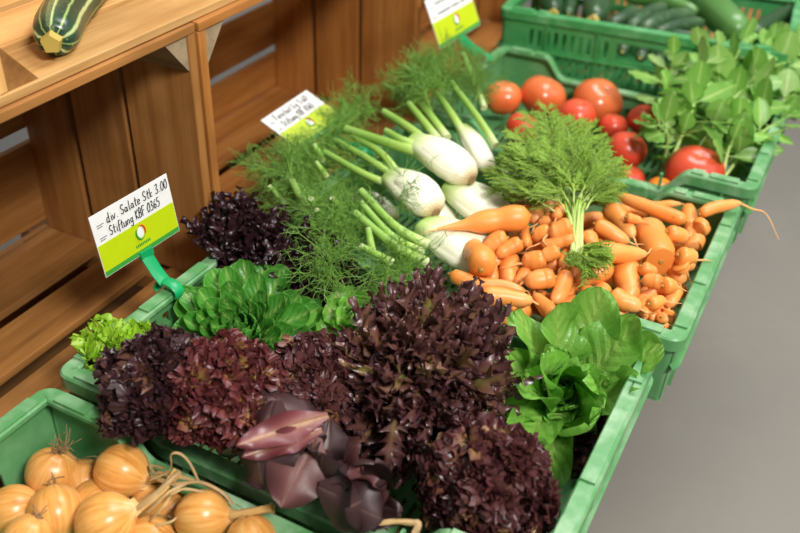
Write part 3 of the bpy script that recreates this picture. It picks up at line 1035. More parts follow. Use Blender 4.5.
# red romaine: few large smooth leaves, each laid by hand
def leafy(name, label, cat, loc, leaves, seed):
    rng = random.Random(seed)
    t = thing(name, label, cat, loc, 'lettuce heads')
    for (b, e, nz, W, mat, kw) in leaves:
        q = MB()
        d = e - b
        kw = dict(kw, wave=kw['wave'] * 1.0, waves=rng.uniform(1.6, 2.6))
        broad_leaf(q, b, d, norm(nz), float(np.linalg.norm(d)), W, rng.random(), nu=17, nv=24, **kw)
        q.build('leaf', mat, t)
    m = MB()
    c0 = np.array(loc) + V(0, 0, 0.012)
    tube(m, smooth_path([c0, c0 + V(0.012, 0.0, 0.012)], 4), [0.010, 0.015, 0.016, 0.010], 10)
    m.build('core', 'stalk_white', t)
    return t


A = at
leafy('red_romaine_lettuce', 'smooth dark red romaine drooping over the rim towards the onions', 'lettuce', A(300, 430, -0.09), [
    (A(325, 425, 0.01), A(252, 393, 0.070), (-0.3, -0.2, 1), 0.038, 'red_romaine_dusky', dict(cup=-0.5, bend=0.5, wave=0.008, tip=0.1)),
    (A(275, 400, 0.055), A(236, 478, 0.035), (-0.8, 0.2, 0.7), 0.036, 'red_romaine_dusky', dict(cup=-0.6, bend=0.6, wave=0.006)),
    (A(328, 415, 0.050), A(238, 444, 0.060), (-0.1, -0.7, 0.8), 0.017, 'red_romaine_rosy', dict(cup=0.3, bend=0.2, wave=0.005, tip=0.3)),
    (A(322, 430, 0.046), A(242, 456, 0.045), (-0.6, -0.2, 0.8), 0.014, 'red_romaine_rosy', dict(cup=0.3, bend=0.2, wave=0.006, tip=0.3)),
    (A(316, 436, 0.038), A(281, 503, 0.020), (-0.75, -0.35, 0.75), 0.031, 'red_romaine', dict(cup=-0.25, bend=0.3, wave=0.004, tip=0.35, shape=0.85)),
    (A(320, 420, 0.01), A(262, 482, -0.01), (-0.75, -0.35, 0.75), 0.038, 'red_romaine_dusky', dict(cup=-0.2, bend=0.3, wave=0.006)),
    (A(330, 420, 0.01), A(322, 480, -0.02), (-0.6, -0.5, 0.7), 0.03, 'red_romaine_dusky', dict(cup=0.3, bend=0.2, wave=0.006)),
], 21)
leafy('red_romaine_lettuce', 'open dark red romaine head on the near rim, right of the drooping one', 'lettuce', A(350, 480, -0.095), [
    (A(348, 490, -0.032), A(396, 498, 0.038), (-0.9, 0.1, 0.5), 0.040, 'red_romaine_dusky', dict(cup=0.45, bend=-0.5, wave=0.005)),
    (A(348, 488, -0.032), A(378, 436, 0.040), (-0.6, -0.6, 0.6), 0.040, 'red_romaine_dusky', dict(cup=0.45, bend=-0.4, wave=0.006)),
    (A(350, 488, -0.027), A(330, 448, 0.053), (0.3, -0.6, 0.6), 0.030, 'red_romaine', dict(cup=0.5, bend=-0.3, wave=0.006, tip=0.2)),
    (A(345, 490, -0.027), A(302, 472, 0.034), (0.5, -0.3, 0.7), 0.034, 'red_romaine_dusky', dict(cup=0.5, bend=-0.3, wave=0.005)),
    (A(318, 486, 0.018), A(374, 520, 0.028), (-0.7, -0.5, 0.6), 0.026, 'red_romaine_dusky', dict(cup=-0.4, bend=0.3, wave=0.003, tip=0.1)),
    (A(345, 490, -0.022), A(370, 466, 0.040), (-0.7, -0.2, 0.5), 0.024, 'red_romaine_dusky', dict(cup=0.6, bend=-0.6, wave=0.006)),
    (A(345, 490, -0.022), A(346, 462, 0.043), (-0.3, -0.7, 0.5), 0.02, 'red_romaine_dusky', dict(cup=0.7, bend=-0.8, wave=0.006)),
    (A(345, 490, -0.032), A(330, 478, 0.023), (0.4, -0.6, 0.6), 0.02, 'red_romaine', dict(cup=0.7, bend=-0.8, wave=0.005)),
    (A(365, 500, -0.032), A(395, 522, -0.002), (-0.8, 0.0, 0.6), 0.022, 'red_romaine_dusky', dict(cup=0.3, bend=-0.2, wave=0.006)),
    (A(352, 492, -0.03), A(388, 470, 0.050), (-0.8, -0.3, 0.5), 0.032, 'red_romaine', dict(cup=0.4, bend=-0.2, wave=0.010)),
    (A(340, 486, -0.03), A(312, 446, 0.045), (0.4, -0.5, 0.7), 0.026, 'red_romaine_dusky', dict(cup=0.4, bend=0.3, wave=0.010)),
    (A(352, 496, -0.03), A(396, 512, 0.015), (-0.8, 0.2, 0.6), 0.028, 'red_romaine_dusky', dict(cup=0.3, bend=0.2, wave=0.010)),
], 22)
# ------------------------------------------------------------------ vegetable skins
def skin(name, stops, attr='t', rough=0.35, sss=0.15, vary=0.15, nscale=30, stretch=None, bump=0.2, spec=0.5, rvar=0.3, spots=None, coat=0.0, dist=0.001, rc=0.85):
    s = NT(name)
    n = s.noise(nscale, 4, stretch=stretch)
    f = s.math('ADD', s.attr(attr), s.math('MULTIPLY', s.math('SUBTRACT', n, 0.5), vary), clamp=True)
    c = s.ramp(f, stops)
    if spots:
        q = s.noise(spots[1], 2)
        c = s.mix(s.math('MULTIPLY', s.math('SUBTRACT', q, spots[2], clamp=True), 8.0, clamp=True), c, spots[0])
    c = s.hsv(c, val=s.math('MULTIPLY_ADD', s.attr('r'), rvar, rc))
    if bump:
        s.bump(n, bump, dist)
    return s.fin(c, rough, spec, sss=sss, sssr=(0.004, 0.002, 0.001), coat=coat)


MAT['carrot'] = skin('carrot_skin', [(0, '#b07a34'), (0.05, '#e68c3c'), (0.5, '#ee9646'), (1, '#f0a45e')], rough=0.42, nscale=60, bump=0.25, sss=0.1, vary=0.3, rvar=0.22, spots=('#b86a2c', 140, 0.68), rc=0.88)
MAT['carrot_pale'] = plain('carrot_root_hair', '#e3a968', 0.6)
MAT['carrot_cut'] = plain('cut_carrot_end', '#e08a3c', 0.45)
MAT['carrot_crown'] = plain('carrot_crown', '#b0853c', 0.6)
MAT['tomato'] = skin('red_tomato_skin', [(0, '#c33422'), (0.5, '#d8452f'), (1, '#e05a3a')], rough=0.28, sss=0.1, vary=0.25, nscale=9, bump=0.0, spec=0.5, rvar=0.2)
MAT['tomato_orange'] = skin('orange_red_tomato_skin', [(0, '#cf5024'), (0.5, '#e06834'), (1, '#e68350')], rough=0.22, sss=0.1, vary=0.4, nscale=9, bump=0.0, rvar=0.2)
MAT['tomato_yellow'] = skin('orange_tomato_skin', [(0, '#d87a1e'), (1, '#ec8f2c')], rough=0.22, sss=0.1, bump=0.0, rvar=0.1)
MAT['tomato_scar'] = plain('tomato_scar', '#b98a5a', 0.6)
# onion: papery, striped from pole to pole
s = NT('onion_skin')
w_ = s.attr('w'); t_ = s.attr('t')
cb = s.n('ShaderNodeCombineXYZ')
s.l(s.math('MULTIPLY', w_, 26.0), cb.inputs[0]); s.l(s.math('MULTIPLY', t_, 1.2), cb.inputs[1]); s.l(s.math('MULTIPLY', s.attr('r'), 50.0), cb.inputs[2])
st = s.noise(1.6, 3, cb.outputs[0])
bl = s.noise(24, 3)
c = s.ramp(s.math('ADD', s.math('MULTIPLY', st, 0.6), s.math('MULTIPLY', bl, 0.4)), [(0.30, '#bd7a34'), (0.46, '#d9994c'), (0.60, '#e4ae66'), (0.76, '#ecc896')])
c = s.mix(s.math('MULTIPLY', s.math('SUBTRACT', bl, 0.60, clamp=True), 5.0, clamp=True), c, '#a96f3a')
c = s.mix(s.math('MULTIPLY', s.math('SUBTRACT', t_, 0.86, clamp=True), 6.0, clamp=True), c, '#d9bd8c')
c = s.hsv(c, val=s.math('MULTIPLY_ADD', s.attr('r'), 0.25, 0.88))
s.bump(st, 0.12, 0.0008)
MAT['onion'] = s.fin(c, 0.32, 0.5, sss=0.08, sssr=(0.004, 0.002, 0.001))
MAT['straw'] = skin('dry_onion_stalk', [(0, '#b08a55'), (0.5, '#c7a772'), (1, '#a5865a')], rough=0.7, sss=0, vary=0.8, nscale=60, bump=0.3)
MAT['onion_neck'] = skin('onion_neck', [(0, '#dcb678'), (1, '#d2a15a')], rough=0.6, sss=0, vary=0.5, nscale=50)
MAT['rootlets'] = plain('dry_rootlets', '#8a6f4c', 0.8)
# fennel
s = NT('fennel_bulb')
w_ = s.attr('w'); t_ = s.attr('t')
cb = s.n('ShaderNodeCombineXYZ')
s.l(s.math('MULTIPLY', w_, 60.0), cb.inputs[0]); s.l(s.math('MULTIPLY', t_, 1.5), cb.inputs[1])
st = s.noise(1.5, 3, cb.outputs[0])
f = s.math('ADD', t_, s.math('MULTIPLY', s.math('SUBTRACT', st, 0.5), 0.35), clamp=True)
c = s.ramp(f, [(0.0, '#a98a62'), (0.05, '#d9cba0'), (0.12, '#f1eed6'), (0.62, '#eef0d2'), (0.82, '#cfdf9e'), (1.0, '#9cc05a')])
s.bump(st, 0.25, 0.0015)
MAT['fennel'] = s.fin(c, 0.38, 0.4, sss=0.15, sssr=(0.006, 0.005, 0.003))
s = NT('fennel_stalk')
cb = s.n('ShaderNodeCombineXYZ')
s.l(s.math('MULTIPLY', s.attr('w'), 30.0), cb.inputs[0])
st = s.noise(1.5, 2, cb.outputs[0])
c = s.ramp(s.attr('t'), [(0.0, '#d6e3a8'), (0.25, '#a3c55e'), (0.7, '#86b04c'), (1.0, '#8fb65c')])
c = s.hsv(c, val=s.math('MULTIPLY_ADD', st, 0.4, 0.78))
s.bump(st, 0.3, 0.001)
MAT['fennel_stalk'] = s.fin(c, 0.4, 0.4, sss=0.08, sssr=(0.004, 0.004, 0.002))
MAT['stalk_cut'] = plain('pale_cut_stalk', '#dfe0b4', 0.5)
MAT['frond'] = leaf_mat('fennel_frond', [(0, '#9cbf58'), (0.6, '#84b24c'), (1, '#90bf5c')], 0.5, 0.4, 0.5, 0, nscale=14)
MAT['carrot_frond'] = leaf_mat('carrot_frond', [(0, '#b0c860'), (0.6, '#93b945'), (1, '#a0c24e')], 0.5, 0.35, 0.6, 0, nscale=14)
MAT['carrot_stem'] = leaf_mat('carrot_stem', [(0, '#c6d488'), (0.4, '#97b94c'), (1, '#86ad3c')], 0.45, 0.1, 0.2, 0)
MAT['basil'] = leaf_mat('basil_leaf', [(0, '#b4d07c'), (0.2, '#83b452'), (1, '#73a847')], 0.4, 0.3, 0.2, 0.4, nscale=50)
MAT['basil_under'] = leaf_mat('pale_basil_leaf', [(0, '#bcd28c'), (0.2, '#94ba64'), (1, '#86b055')], 0.5, 0.3, 0.2, 0.4, nscale=50)
MAT['basil_stem'] = leaf_mat('basil_stem', [(0, '#b4cc7c'), (1, '#92ba56')], 0.45, 0.1, 0.2, 0)
MAT['cucumber'] = skin('dark_cucumber_skin', [(0, '#4d6a45'), (0.1, '#2f4f30'), (0.5, '#2b4a2c'), (1, '#47653f')], rough=0.38, sss=0, vary=0.5, nscale=45, bump=0.35, dist=0.003, spots=('#5d7c4c', 90, 0.6))
MAT['zucchini_dark'] = skin('dark_zucchini_skin', [(0, '#2b4a2a'), (0.5, '#274626'), (1, '#38562f')], rough=0.3, sss=0, vary=0.4, nscale=60, bump=0.1, spots=('#4d6b3d', 180, 0.6))
MAT['zucchini_green'] = skin('green_zucchini_skin', [(0, '#4d7c3a'), (0.5, '#4a7a38'), (1, '#5c8c48')], rough=0.3, sss=0, vary=0.3, nscale=30, bump=0.1)
MAT['stem_end'] = plain('dry_stem_end', '#b5a04c', 0.6)
s = NT('striped_zucchini_skin')
w_ = s.attr('w')
n1 = s.noise(30, 4); n2 = s.noise(140, 2)
wv = s.math('ADD', s.math('MULTIPLY', w_, 5.0), s.math('MULTIPLY', s.math('SUBTRACT', n1, 0.5), 0.22))
tri = s.math('PINGPONG', wv, 0.5)
c = s.ramp(tri, [(0.0, '#c3cc98'), (0.06, '#a8b974'), (0.11, '#33503a'), (0.38, '#22392a'), (0.44, '#2b4630'), (0.48, '#86a35c'), (0.5, '#9ab46c')])
c = s.mix(s.math('MULTIPLY', s.math('SUBTRACT', n2, 0.66, clamp=True), 6.0, clamp=True), c, '#8fae5c')
MAT['zucchini_striped'] = s.fin(c, 0.28, 0.5)


def seg_mesh(m, segs, ns=3):
    """many fine threads: each (points[k,3], r0, r1, t, rnd)"""
    for pts, r0, r1, t, rnd in segs:
        n = len(pts)
        d = norm(pts[-1] - pts[0])
        h = V(0.3, 0.5, 0.81)
        a = norm(np.cross(d, h)); b = np.cross(d, a)
        rr = np.linspace(r0, r1, n)[:, None, None]
        an = np.arange(ns) * 2 * PI / ns
        ring = np.cos(an)[:, None] * a + np.sin(an)[:, None] * b
        v = (pts[:, None] + rr * ring[None]).reshape(-1, 3)
        f = [(i * ns + j, i * ns + (j + 1) % ns, (i + 1) * ns + (j + 1) % ns, (i + 1) * ns + j) for i in range(n - 1) for j in range(ns)]
        m.add(v, f, t, rnd)


def fennel_frond(m, p0, p1, rng, pairs=9, bl=0.055, thin=0.00045, sag=0.01, den=9):
    mid = (p0 + p1) / 2 + V(rng.uniform(-.012, .012), rng.uniform(-.012, .012), sag)
    main = smooth_path([p0, mid, p1], 12)
    rnd = rng.random()
    segs = [(main, 0.0013, 0.0006, 0.0, rnd)]
    d0 = norm(p1 - p0)
    for k in range(pairs):
        u = 0.12 + 0.88 * (k + 0.5) / pairs
        b = main[min(11, int(u * 11.99))]
        for _ in range(2):
            l = bl * (1.1 - 0.65 * u) * rng.uniform(0.7, 1.25)
            dd = norm(d0 * rng.uniform(0.25, 0.9) + V(*[rng.gauss(0, 0.65) for _ in range(3)]) + V(0, 0, 0.12))
            e = b + dd * l
            br = smooth_path([b, (b + e) / 2 + V(*[rng.gauss(0, 0.1) * l for _ in range(3)]), e], 5)
            segs.append((br, 0.0007, thin, 0.3, rnd))
            for q in range(den):
                s0 = br[min(4, int(rng.uniform(0.15, 1) * 4.99))]
                dh = norm(dd * rng.uniform(0.3, 1.0) + V(*[rng.gauss(0, 0.6) for _ in range(3)]))
                ll = rng.uniform(0.010, 0.030)
                e2 = s0 + dh * ll
                segs.append((np.array([s0, (s0 + e2) / 2 + V(*[rng.gauss(0, 0.12) * ll for _ in range(3)]), e2]), thin, thin * 0.6, rng.uniform(0.5, 1), rnd))
    seg_mesh(m, segs)


def stalk(t, pts, wpx, cut=True, taper=0.8, mat='fennel_stalk'):
    pts = [at(*q) for q in pts]
    P_ = smooth_path(pts, 12)
    r0 = wpx / 2 * depth(P_[0]) / FPX
    m = MB()
    tube(m, P_, r0 * np.linspace(1.05, taper, 12), 12, mod=lambda v, a: 1 + 0.05 * np.cos(7 * a))
    o = m.build('stalk', mat, t, sharp=60)
    if cut:
        d = norm(P_[-1] - P_[-2])
        m = MB()
        tube(m, [P_[-1] - d * 0.0005, P_[-1] + d * 0.0006], [r0 * taper * 0.93] * 2, 12, t=0.5)
        m.build('cut_end', 'stalk_cut', o, sharp=30)


def fennel(label, root, top, wpx, stalks, fronds, seed, flat=0.72, base_px=None):
    rng = random.Random(seed)
    a, b = at(*root), at(*top)
    c = (a + b) / 2
    t = thing('fennel', label, 'fennel', V(c[0], c[1], c[2] - 0.02), 'fennel bulbs')
    r = wpx / 2 * depth(c) / FPX
    n = 22
    u = np.linspace(0, 1, n)
    prof = np.interp(u, [0, 0.02, 0.06, 0.15, 0.35, 0.55, 0.8, 1.0], [0.22, 0.42, 0.62, 0.85, 1.0, 0.98, 0.80, 0.58])
    bow = (b - a) * 0
    P_ = smooth_path([a, c + V(0, 0, 0.006), b], n)
    m = MB()
    ph = rng.uniform(0, 6)
    tube(m, P_, r * prof, 28, flat=flat, mod=lambda v, ang: 1 + 0.05 * np.cos(5 * ang + ph) * np.clip(v * 2, 0, 1) + 0.05 * np.abs(np.sin(1.5 * ang + ph)) * np.clip(v - 0.35, 0, 1))
    m.build('bulb', 'fennel', t, sharp=60)
    # outer sheath leaf that wraps the bulb
    m = MB()
    tube(m, P_[2:15], r * prof[2:15] * 1.035, 14, flat=flat, cap=False, t=u[2:15] * 0.8, mod=lambda v, ang: np.where(np.cos(ang - ph) > -0.2, 1.0, 0.93 - 0.2 * v))
    m.build('sheath', 'fennel', t)
    m = MB()
    d = norm(a - b)
    tube(m, [a - d * 0.002, a + d * 0.0015], [r * 0.26, r * 0.22], 12, t=0.0)
    m.build('root_end', 'rootlets', t, sharp=40)
    for q in stalks:
        stalk(t, *q)
    if fronds:
        m = MB()
        for (p0, p1) in fronds:
            fennel_frond(m, at(*p0), at(*p1), rng)
        m.build('fronds', 'frond', t)
    return t


def fr(rng, region, n, dirpx, z=(0.02, 0.06), ln=(45, 80)):
    """n fronds that start inside a patch and run along a rough heading"""
    o = []
    for _ in range(n):
        x = rng.uniform(region[0], region[2]); y = rng.uniform(region[1], region[3])
        a = math.atan2(dirpx[1], dirpx[0]) + rng.uniform(-0.5, 0.5)
        l = rng.uniform(*ln)
        z0 = rng.uniform(*z)
        o.append(((x, y, z0), (x + l * math.cos(a), y + l * math.sin(a), z0 + rng.uniform(-0.02, 0.015))))
    return o


RF = random.Random(77)
fennel('big white fennel bulb lying on top of the others, brown root end forward', (472, 180, 0.045), (414, 141, 0.060), 43,
       [([(420, 152, 0.058), (395, 145, 0.062), (346, 129, 0.062)], 11, False), ([(428, 143, 0.06), (406, 126, 0.066), (384, 112, 0.07)], 10, True), ([(420, 146, 0.062), (402, 140, 0.07), (386, 131, 0.072)], 9, True), ([(438, 140, 0.06), (422, 120, 0.065), (409, 104, 0.07)], 9, True), ([(447, 138, 0.05), (432, 118, 0.06), (418, 100, 0.065)], 9, True)],
       fr(RF, (352, 104, 385, 122), 5, (-1, 0.15), (0.03, 0.05), (18, 32)), 31)
fennel('fennel bulb below the big one, half veiled by its own green fronds', (436, 213, 0.022), (392, 176, 0.037), 46,
       [([(398, 180, 0.03), (370, 160, 0.042), (335, 140, 0.045)], 8, True), ([(392, 186, 0.03), (360, 172, 0.04), (325, 152, 0.045)], 8, True), ([(400, 176, 0.035), (380, 152, 0.05), (352, 136, 0.055)], 8, True)],
       fr(RF, (330, 130, 375, 165), 5, (-1, 0.15), (0.015, 0.035), (25, 42)) + fr(RF, (385, 172, 400, 195), 1, (0.2, 1), (0.035, 0.04), (18, 28)), 32)
fennel('fennel bulb at the back beside the carrot tops, stalks pointing to the label', (490, 173, 0.02), (462, 128, 0.045), 25,
       [([(464, 134, 0.045), (450, 112, 0.06), (437, 93, 0.07)], 9, True), ([(496, 146, 0.05), (478, 118, 0.07), (451, 82, 0.09)], 8, True), ([(484, 108, 0.06), (474, 82, 0.08), (463, 54, 0.10)], 7, True)],
       fr(RF, (430, 85, 495, 112), 10, (-0.2, -1), (0.06, 0.09), (22, 42)) + fr(RF, (420, 72, 465, 92), 8, (-1, -0.1), (0.07, 0.09), (15, 35)), 33)
fennel('broad ribbed fennel bulb beneath the big one, ending behind the forked carrot', (511, 230, -0.004), (450, 186, 0.020), 50, [], [], 34, flat=0.6)
fennel('flattest pale fennel bulb in front, touching the lettuces and carrots', (492, 268, -0.014), (424, 226, 0.004), 58,
       [([(428, 245, 0.005), (395, 226, 0.03), (361, 191, 0.05)], 10, True), ([(422, 252, 0.0), (392, 236, 0.03), (361, 203, 0.05)], 8, True), ([(426, 262, -0.005), (395, 246, 0.025), (355, 213, 0.045)], 10, True), ([(372, 252, 0.02), (370, 240, 0.035), (368, 229, 0.045)], 8, True), ([(392, 262, 0.01), (376, 254, 0.025), (361, 246, 0.04)], 8, True)],
       fr(RF, (325, 205, 375, 240), 8, (-0.5, 0.5), (0.005, 0.02), (28, 48)) + fr(RF, (390, 240, 415, 262), 4, (0.1, 1), (0.0, 0.01), (16, 28)) + fr(RF, (335, 245, 390, 265), 5, (-0.3, 1), (0.0, 0.02), (20, 35)), 35, flat=0.6)
fennel('slim fennel bulb wedged between the two pale flat ones', (456, 232, -0.02), (408, 190, -0.005), 30, [], fr(RF, (300, 195, 350, 230), 6, (-1, 0.2), (0.0, 0.02), (25, 45)) + fr(RF, (345, 150, 395, 200), 8, (-0.6, 0.6), (-0.03, 0.0), (30, 50)) + fr(RF, (400, 100, 440, 130), 6, (-0.5, -0.4), (-0.01, 0.02), (25, 40)), 36)
fennel('stub of a fennel bulb showing under the carrot tops', (522, 203, -0.02), (498, 172, -0.005), 24, [], [], 37)
fennel('fennel buried under its fronds near the fennel label, cut stalk ends showing', (395, 222, -0.075), (345, 196, -0.06), 34,
       [([(308, 210, 0.02), (300, 196, 0.04), (292, 181, 0.055)], 9, True), ([(286, 204, 0.02), (278, 196, 0.03), (269, 186, 0.045)], 6, True), ([(316, 208, 0.02), (313, 203, 0.04), (311, 199, 0.05)], 7, True), ([(340, 208, 0.02), (336, 203, 0.04), (332, 198, 0.05)], 7, True), ([(326, 218, 0.02), (322, 214, 0.03), (317, 210, 0.045)], 6, True), ([(322, 160, 0.03), (318, 152, 0.05), (314, 145, 0.06)], 7, True), ([(326, 176, 0.03), (321, 169, 0.045), (316, 162, 0.055)], 6, True)],
       fr(RF, (290, 162, 335, 192), 10, (-0.9, -0.05), (0.0, 0.03), (22, 40)) + fr(RF, (305, 195, 350, 230), 7, (-0.4, 0.5), (0.01, 0.03), (25, 45)) + fr(RF, (275, 170, 300, 190), 3, (-0.6, -0.8), (0.02, 0.04), (25, 40)), 38)

# ------------------------------------------------------------------ carrots: crown and tip where the heap shows them
CX0, CX1, CY0, CY1 = 0.444, 0.794, 0.004, 0.36


def heap(px, py):
    w = at(px, py, 0.0)
    return -0.012 + 0.046 * math.exp(-((w[0] - 0.62) / 0.13) ** 2 - ((w[1] - 0.22) / 0.17) ** 2)


# crown px, tip px, width px, shape (0 slim .. 1 stub), label
CAR = [
    ((530, 216), (438, 229), 24, .55, 'large forked carrot at the top of the heap, pointing at the fennel', [(478, 224, 0.022), (474, 240, 0.0)]),
    ((533, 204), (536, 223), 17, .9, 'round stubby carrot just behind the large forked one'),
    ((568, 214), (538, 223), 14, .6, 'short carrot next to the round stubby one, beside the green stems'),
    ((571, 226), (549, 233), 19, .9, 'chunky carrot touching the left side of the green stems'),
    ((551, 232), (533, 237), 16, .8, 'stubby carrot between the forked one and the green stems'),
    ((549, 242), (527, 252), 18, .7, 'carrot under the stubby pair, left of the green stems'),
    ((575, 240), (541, 243), 14, .6, 'carrot crossing in front of the foot of the green stems'),
    ((558, 249), (541, 257), 15, .8, 'small carrot just below the one crossing the stems'),
    ((527, 246), (528, 226), 11, .6, 'thin upright carrot under the forked carrot'),
    ((507, 238), (483, 247), 16, .8, 'carrot right under the body of the forked carrot'),
    ((521, 242), (497, 256), 15, .7, 'blunt carrot leaning left in the middle of the left group'),
    ((481, 270), (476, 243), 25, .8, 'fat carrot standing against the flat fennel bulb'),
    ((493, 244), (497, 265), 13, .6, 'carrot with its tip down between two fat ones'),
    ((482, 266), (501, 281), 22, .8, 'dull rounded carrot right of the fat one by the fennel'),
    ((510, 256), (510, 283), 19, .6, 'tapered carrot pointing straight down towards the lettuce'),
    ((546, 259), (523, 264), 18, .9, 'stout carrot in the centre of the left group'),
    ((571, 251), (561, 268), 14, .6, 'carrot with a long root hair below the green stems'),
    ((557, 261), (546, 276), 14, .6, 'small carrot pointing down, left of the green stems foot'),
    ((555, 277), (525, 282), 18, .8, 'thick carrot lying flat in the left group, second row from the lettuce'),
    ((527, 270), (516, 286), 13, .7, 'short carrot tucked behind the thick flat one'),
    ((566, 273), (553, 302), 16, .7, 'long blunt carrot sloping down beside the tallest upright one'),
    ((574, 270), (562, 311), 17, .8, 'tall upright carrot directly under the green stems'),
    ((450, 274), (525, 291), 14, .5, 'long carrot at the far left edge of the heap by the lettuce'),
    ((466, 287), (512, 292), 14, .6, 'carrot lying along the near edge, just under the long left one'),
    ((481, 297), (532, 301), 17, .7, 'smooth carrot lying along the crate edge above the dark oakleaf'),
    ((553, 316), (534, 294), 15, .6, 'carrot pointing up with a cut crown at its tip'),
    ((529, 306), (503, 323), 20, .5, 'carrot overhanging the rim towards the romaine lettuce'),
    ((557, 305), (540, 293), 12, .7, 'carrot end showing between the upward pointing one and its neighbour'),
    ((567, 314), (554, 332), 18, .8, 'blunt carrot just above the left leaves of the romaine'),
    ((584, 304), (571, 318), 14, .7, 'carrot half hidden by the top leaf of the romaine'),
    ((589, 287), (584, 299), 13, .9, 'carrot end between the tall upright carrot and the romaine'),
    ((516, 309), (498, 301), 8, .4, 'tiny thin carrot on the rim above the dark oakleaf'),
    ((588, 233), (593, 247), 15, .9, 'small round carrot just right of the green stems'),
    ((595, 224), (629, 242), 16, .5, 'bent forked carrot right of the green stems'),
    ((607, 206), (633, 237), 18, .6, 'carrot with a dark cracked tip behind the bent forked one'),
    ((686, 221), (616, 195), 14, .7, 'longest carrot, running from the carrot tops across to the thin tipped one'),
    ((642, 207), (683, 201), 9, .5, 'slim carrot leaning on the far wall of the crate'),
    ((661, 262), (646, 224), 29, 1.0, 'biggest carrot, thick with a flat cut end facing the aisle'),
    ((596, 251), (646, 254), 18, .5, 'cone shaped carrot pointing at the biggest one'),
    ((688, 206), (690, 237), 14, .6, 'carrot hanging down behind the longest one, with a root hair'),
    ((700, 214), (741, 203), 12, .6, 'carrot whose thin tip sticks out over the front rim'),
    ((667, 232), (687, 237), 16, .9, 'rounded carrot right of the biggest one'),
    ((712, 226), (699, 230), 17, 1.0, 'round carrot against the front rim, below the one sticking out'),
    ((693, 238), (706, 253), 20, .9, 'plump carrot against the front rim with a pale tip'),
    ((678, 255), (696, 260), 17, .8, 'carrot with a curled pale root, right below the biggest one'),
    ((680, 264), (692, 272), 16, .9, 'shaded carrot beneath the one with the curled root'),
    ((699, 258), (697, 272), 14, .9, 'shaded carrot low against the front rim'),
    ((674, 266), (687, 286), 17, .8, 'thick carrot just below the cut end of the biggest one'),
    ((608, 266), (576, 284), 20, .7, 'stout blunt carrot in the middle of the heap, pointing left'),
    ((628, 264), (627, 300), 25, .5, 'turnip shaped carrot with a thin tail, middle of the heap'),
    ((641, 266), (656, 274), 13, .8, 'carrot tucked under the cone shaped one'),
    ((661, 282), (643, 280), 14, .8, 'carrot under a looping root hair near the front rim'),
    ((662, 288), (624, 308), 14, .4, 'pointed carrot lying across the turnip shaped one'),
    ((663, 286), (686, 290), 15, .6, 'carrot with long root hairs reaching the front rim'),
    ((684, 291), (680, 311), 16, .8, 'carrot squeezed against the front rim near the corner'),
    ((649, 304), (665, 301), 13, .8, 'small carrot below the pointed one'),
    ((655, 307), (675, 323), 13, .6, 'small carrot sloping to the front corner'),
    ((645, 301), (641, 327), 13, .7, 'upright carrot between the romaine and the small ones'),
    ((611, 293), (635, 319), 18, .7, 'smooth thick carrot right above the romaine leaves'),
    ((606, 286), (592, 301), 16, .8, 'blunt carrot left of the smooth thick one above the romaine'),
    ((650, 324), (648, 333), 13, .9, 'little carrot at the near rim right of the romaine'),
    ((657, 327), (670, 322), 10, .7, 'little carrot with root hair in the front corner'),
    ((663, 333), (678, 327), 10, .6, 'smallest carrot lying in the very corner'),
    ((653, 313), (652, 322), 9, .8, 'tiny carrot between the little ones of the corner'),
    ((677, 312), (684, 322), 12, .8, 'carrot end by the front rim above the corner'),
    ((614, 316), (628, 320), 12, .9, 'carrot end just peeping over the romaine'),
    ((626, 217), (641, 221), 9, .8, 'carrot end behind the longest carrot'),
    ((668, 213), (684, 216), 9, .7, 'thin carrot between the slim leaning one and the longest'),
    ((563, 208), (556, 218), 12, .9, 'carrot end half under the carrot tops'),
    ((598, 241), (608, 238), 10, .9, 'carrot in the shade between the bent forked one and the stems'),
]
RC = random.Random(5)
CH = []        # chains of balls for settling
for k, q in enumerate(CAR):
    (cx, cy), (tx, ty), wp, shp = q[:4]
    hz = heap((cx + tx) / 2, (cy + ty) / 2)
    if k == 40:
        a, b = at(cx, cy, 0.012), at(tx, ty, 0.018)
    elif k == 0:
        a, b = at(cx, cy, 0.045), at(tx, ty, 0.03)
    else:
        a, b = at(cx, cy, hz + 0.004), at(tx, ty, heap(tx, ty) - 0.003)
    r = 1.13 * wp / 2 * depth((a + b) / 2) / FPX
    CH.append([a, b, r, 0.05 if k == 0 else shp * 0.82 if shp < 0.95 else shp])


def rad_at(u, r, shp):
    e = 0.25 + 0.55 * shp
    return r * np.interp(u, [0, 0.06, 0.2, 0.45, 0.8, 0.95, 1.0], [0.55, 0.86, 1.0, 0.95, 0.5 + 0.42 * shp, e * 0.8, e * 0.35])


# settle: neighbours that press into one another slide apart along the line of sight and stay inside the crate
U = np.linspace(0.05, 0.95, 5)
off = np.zeros(len(CH))
mids = [(c_[0] + c_[1]) / 2 for c_ in CH]
vd = [norm(CAM - mm) for mm in mids]
for it in range(60):
    pts = [[CH[i][0] + (CH[i][1] - CH[i][0]) * u + vd[i] * off[i] for u in U] for i in range(len(CH))]
    pts = np.array(pts)
    rr = np.array([rad_at(U, CH[i][2], CH[i][3]) for i in range(len(CH))])
    mv = np.zeros(len(CH))
    for i in range(len(CH)):
        D = pts[i][:, None, None] - pts[None]
        dist = np.linalg.norm(D, axis=-1)
        pen = rr[i][:, None, None] + rr[None] - dist
        pen[:, i] = -1
        mx = pen.max(axis=(0, 2))
        for j in np.where(mx > 0.001)[0]:
            s_ = 1 if (off[i] + 1e-4 * ((i * 7919) % 13) + mids[i][2] * 0.5) > (off[j] + 1e-4 * ((j * 7919) % 13) + mids[j][2] * 0.5) else -1
            mv[i] += s_ * mx[j] * (0.15 if s_ > 0 else 0.07)
    off = np.clip(off + np.clip(mv, -0.004, 0.004), -0.020, 0.026)


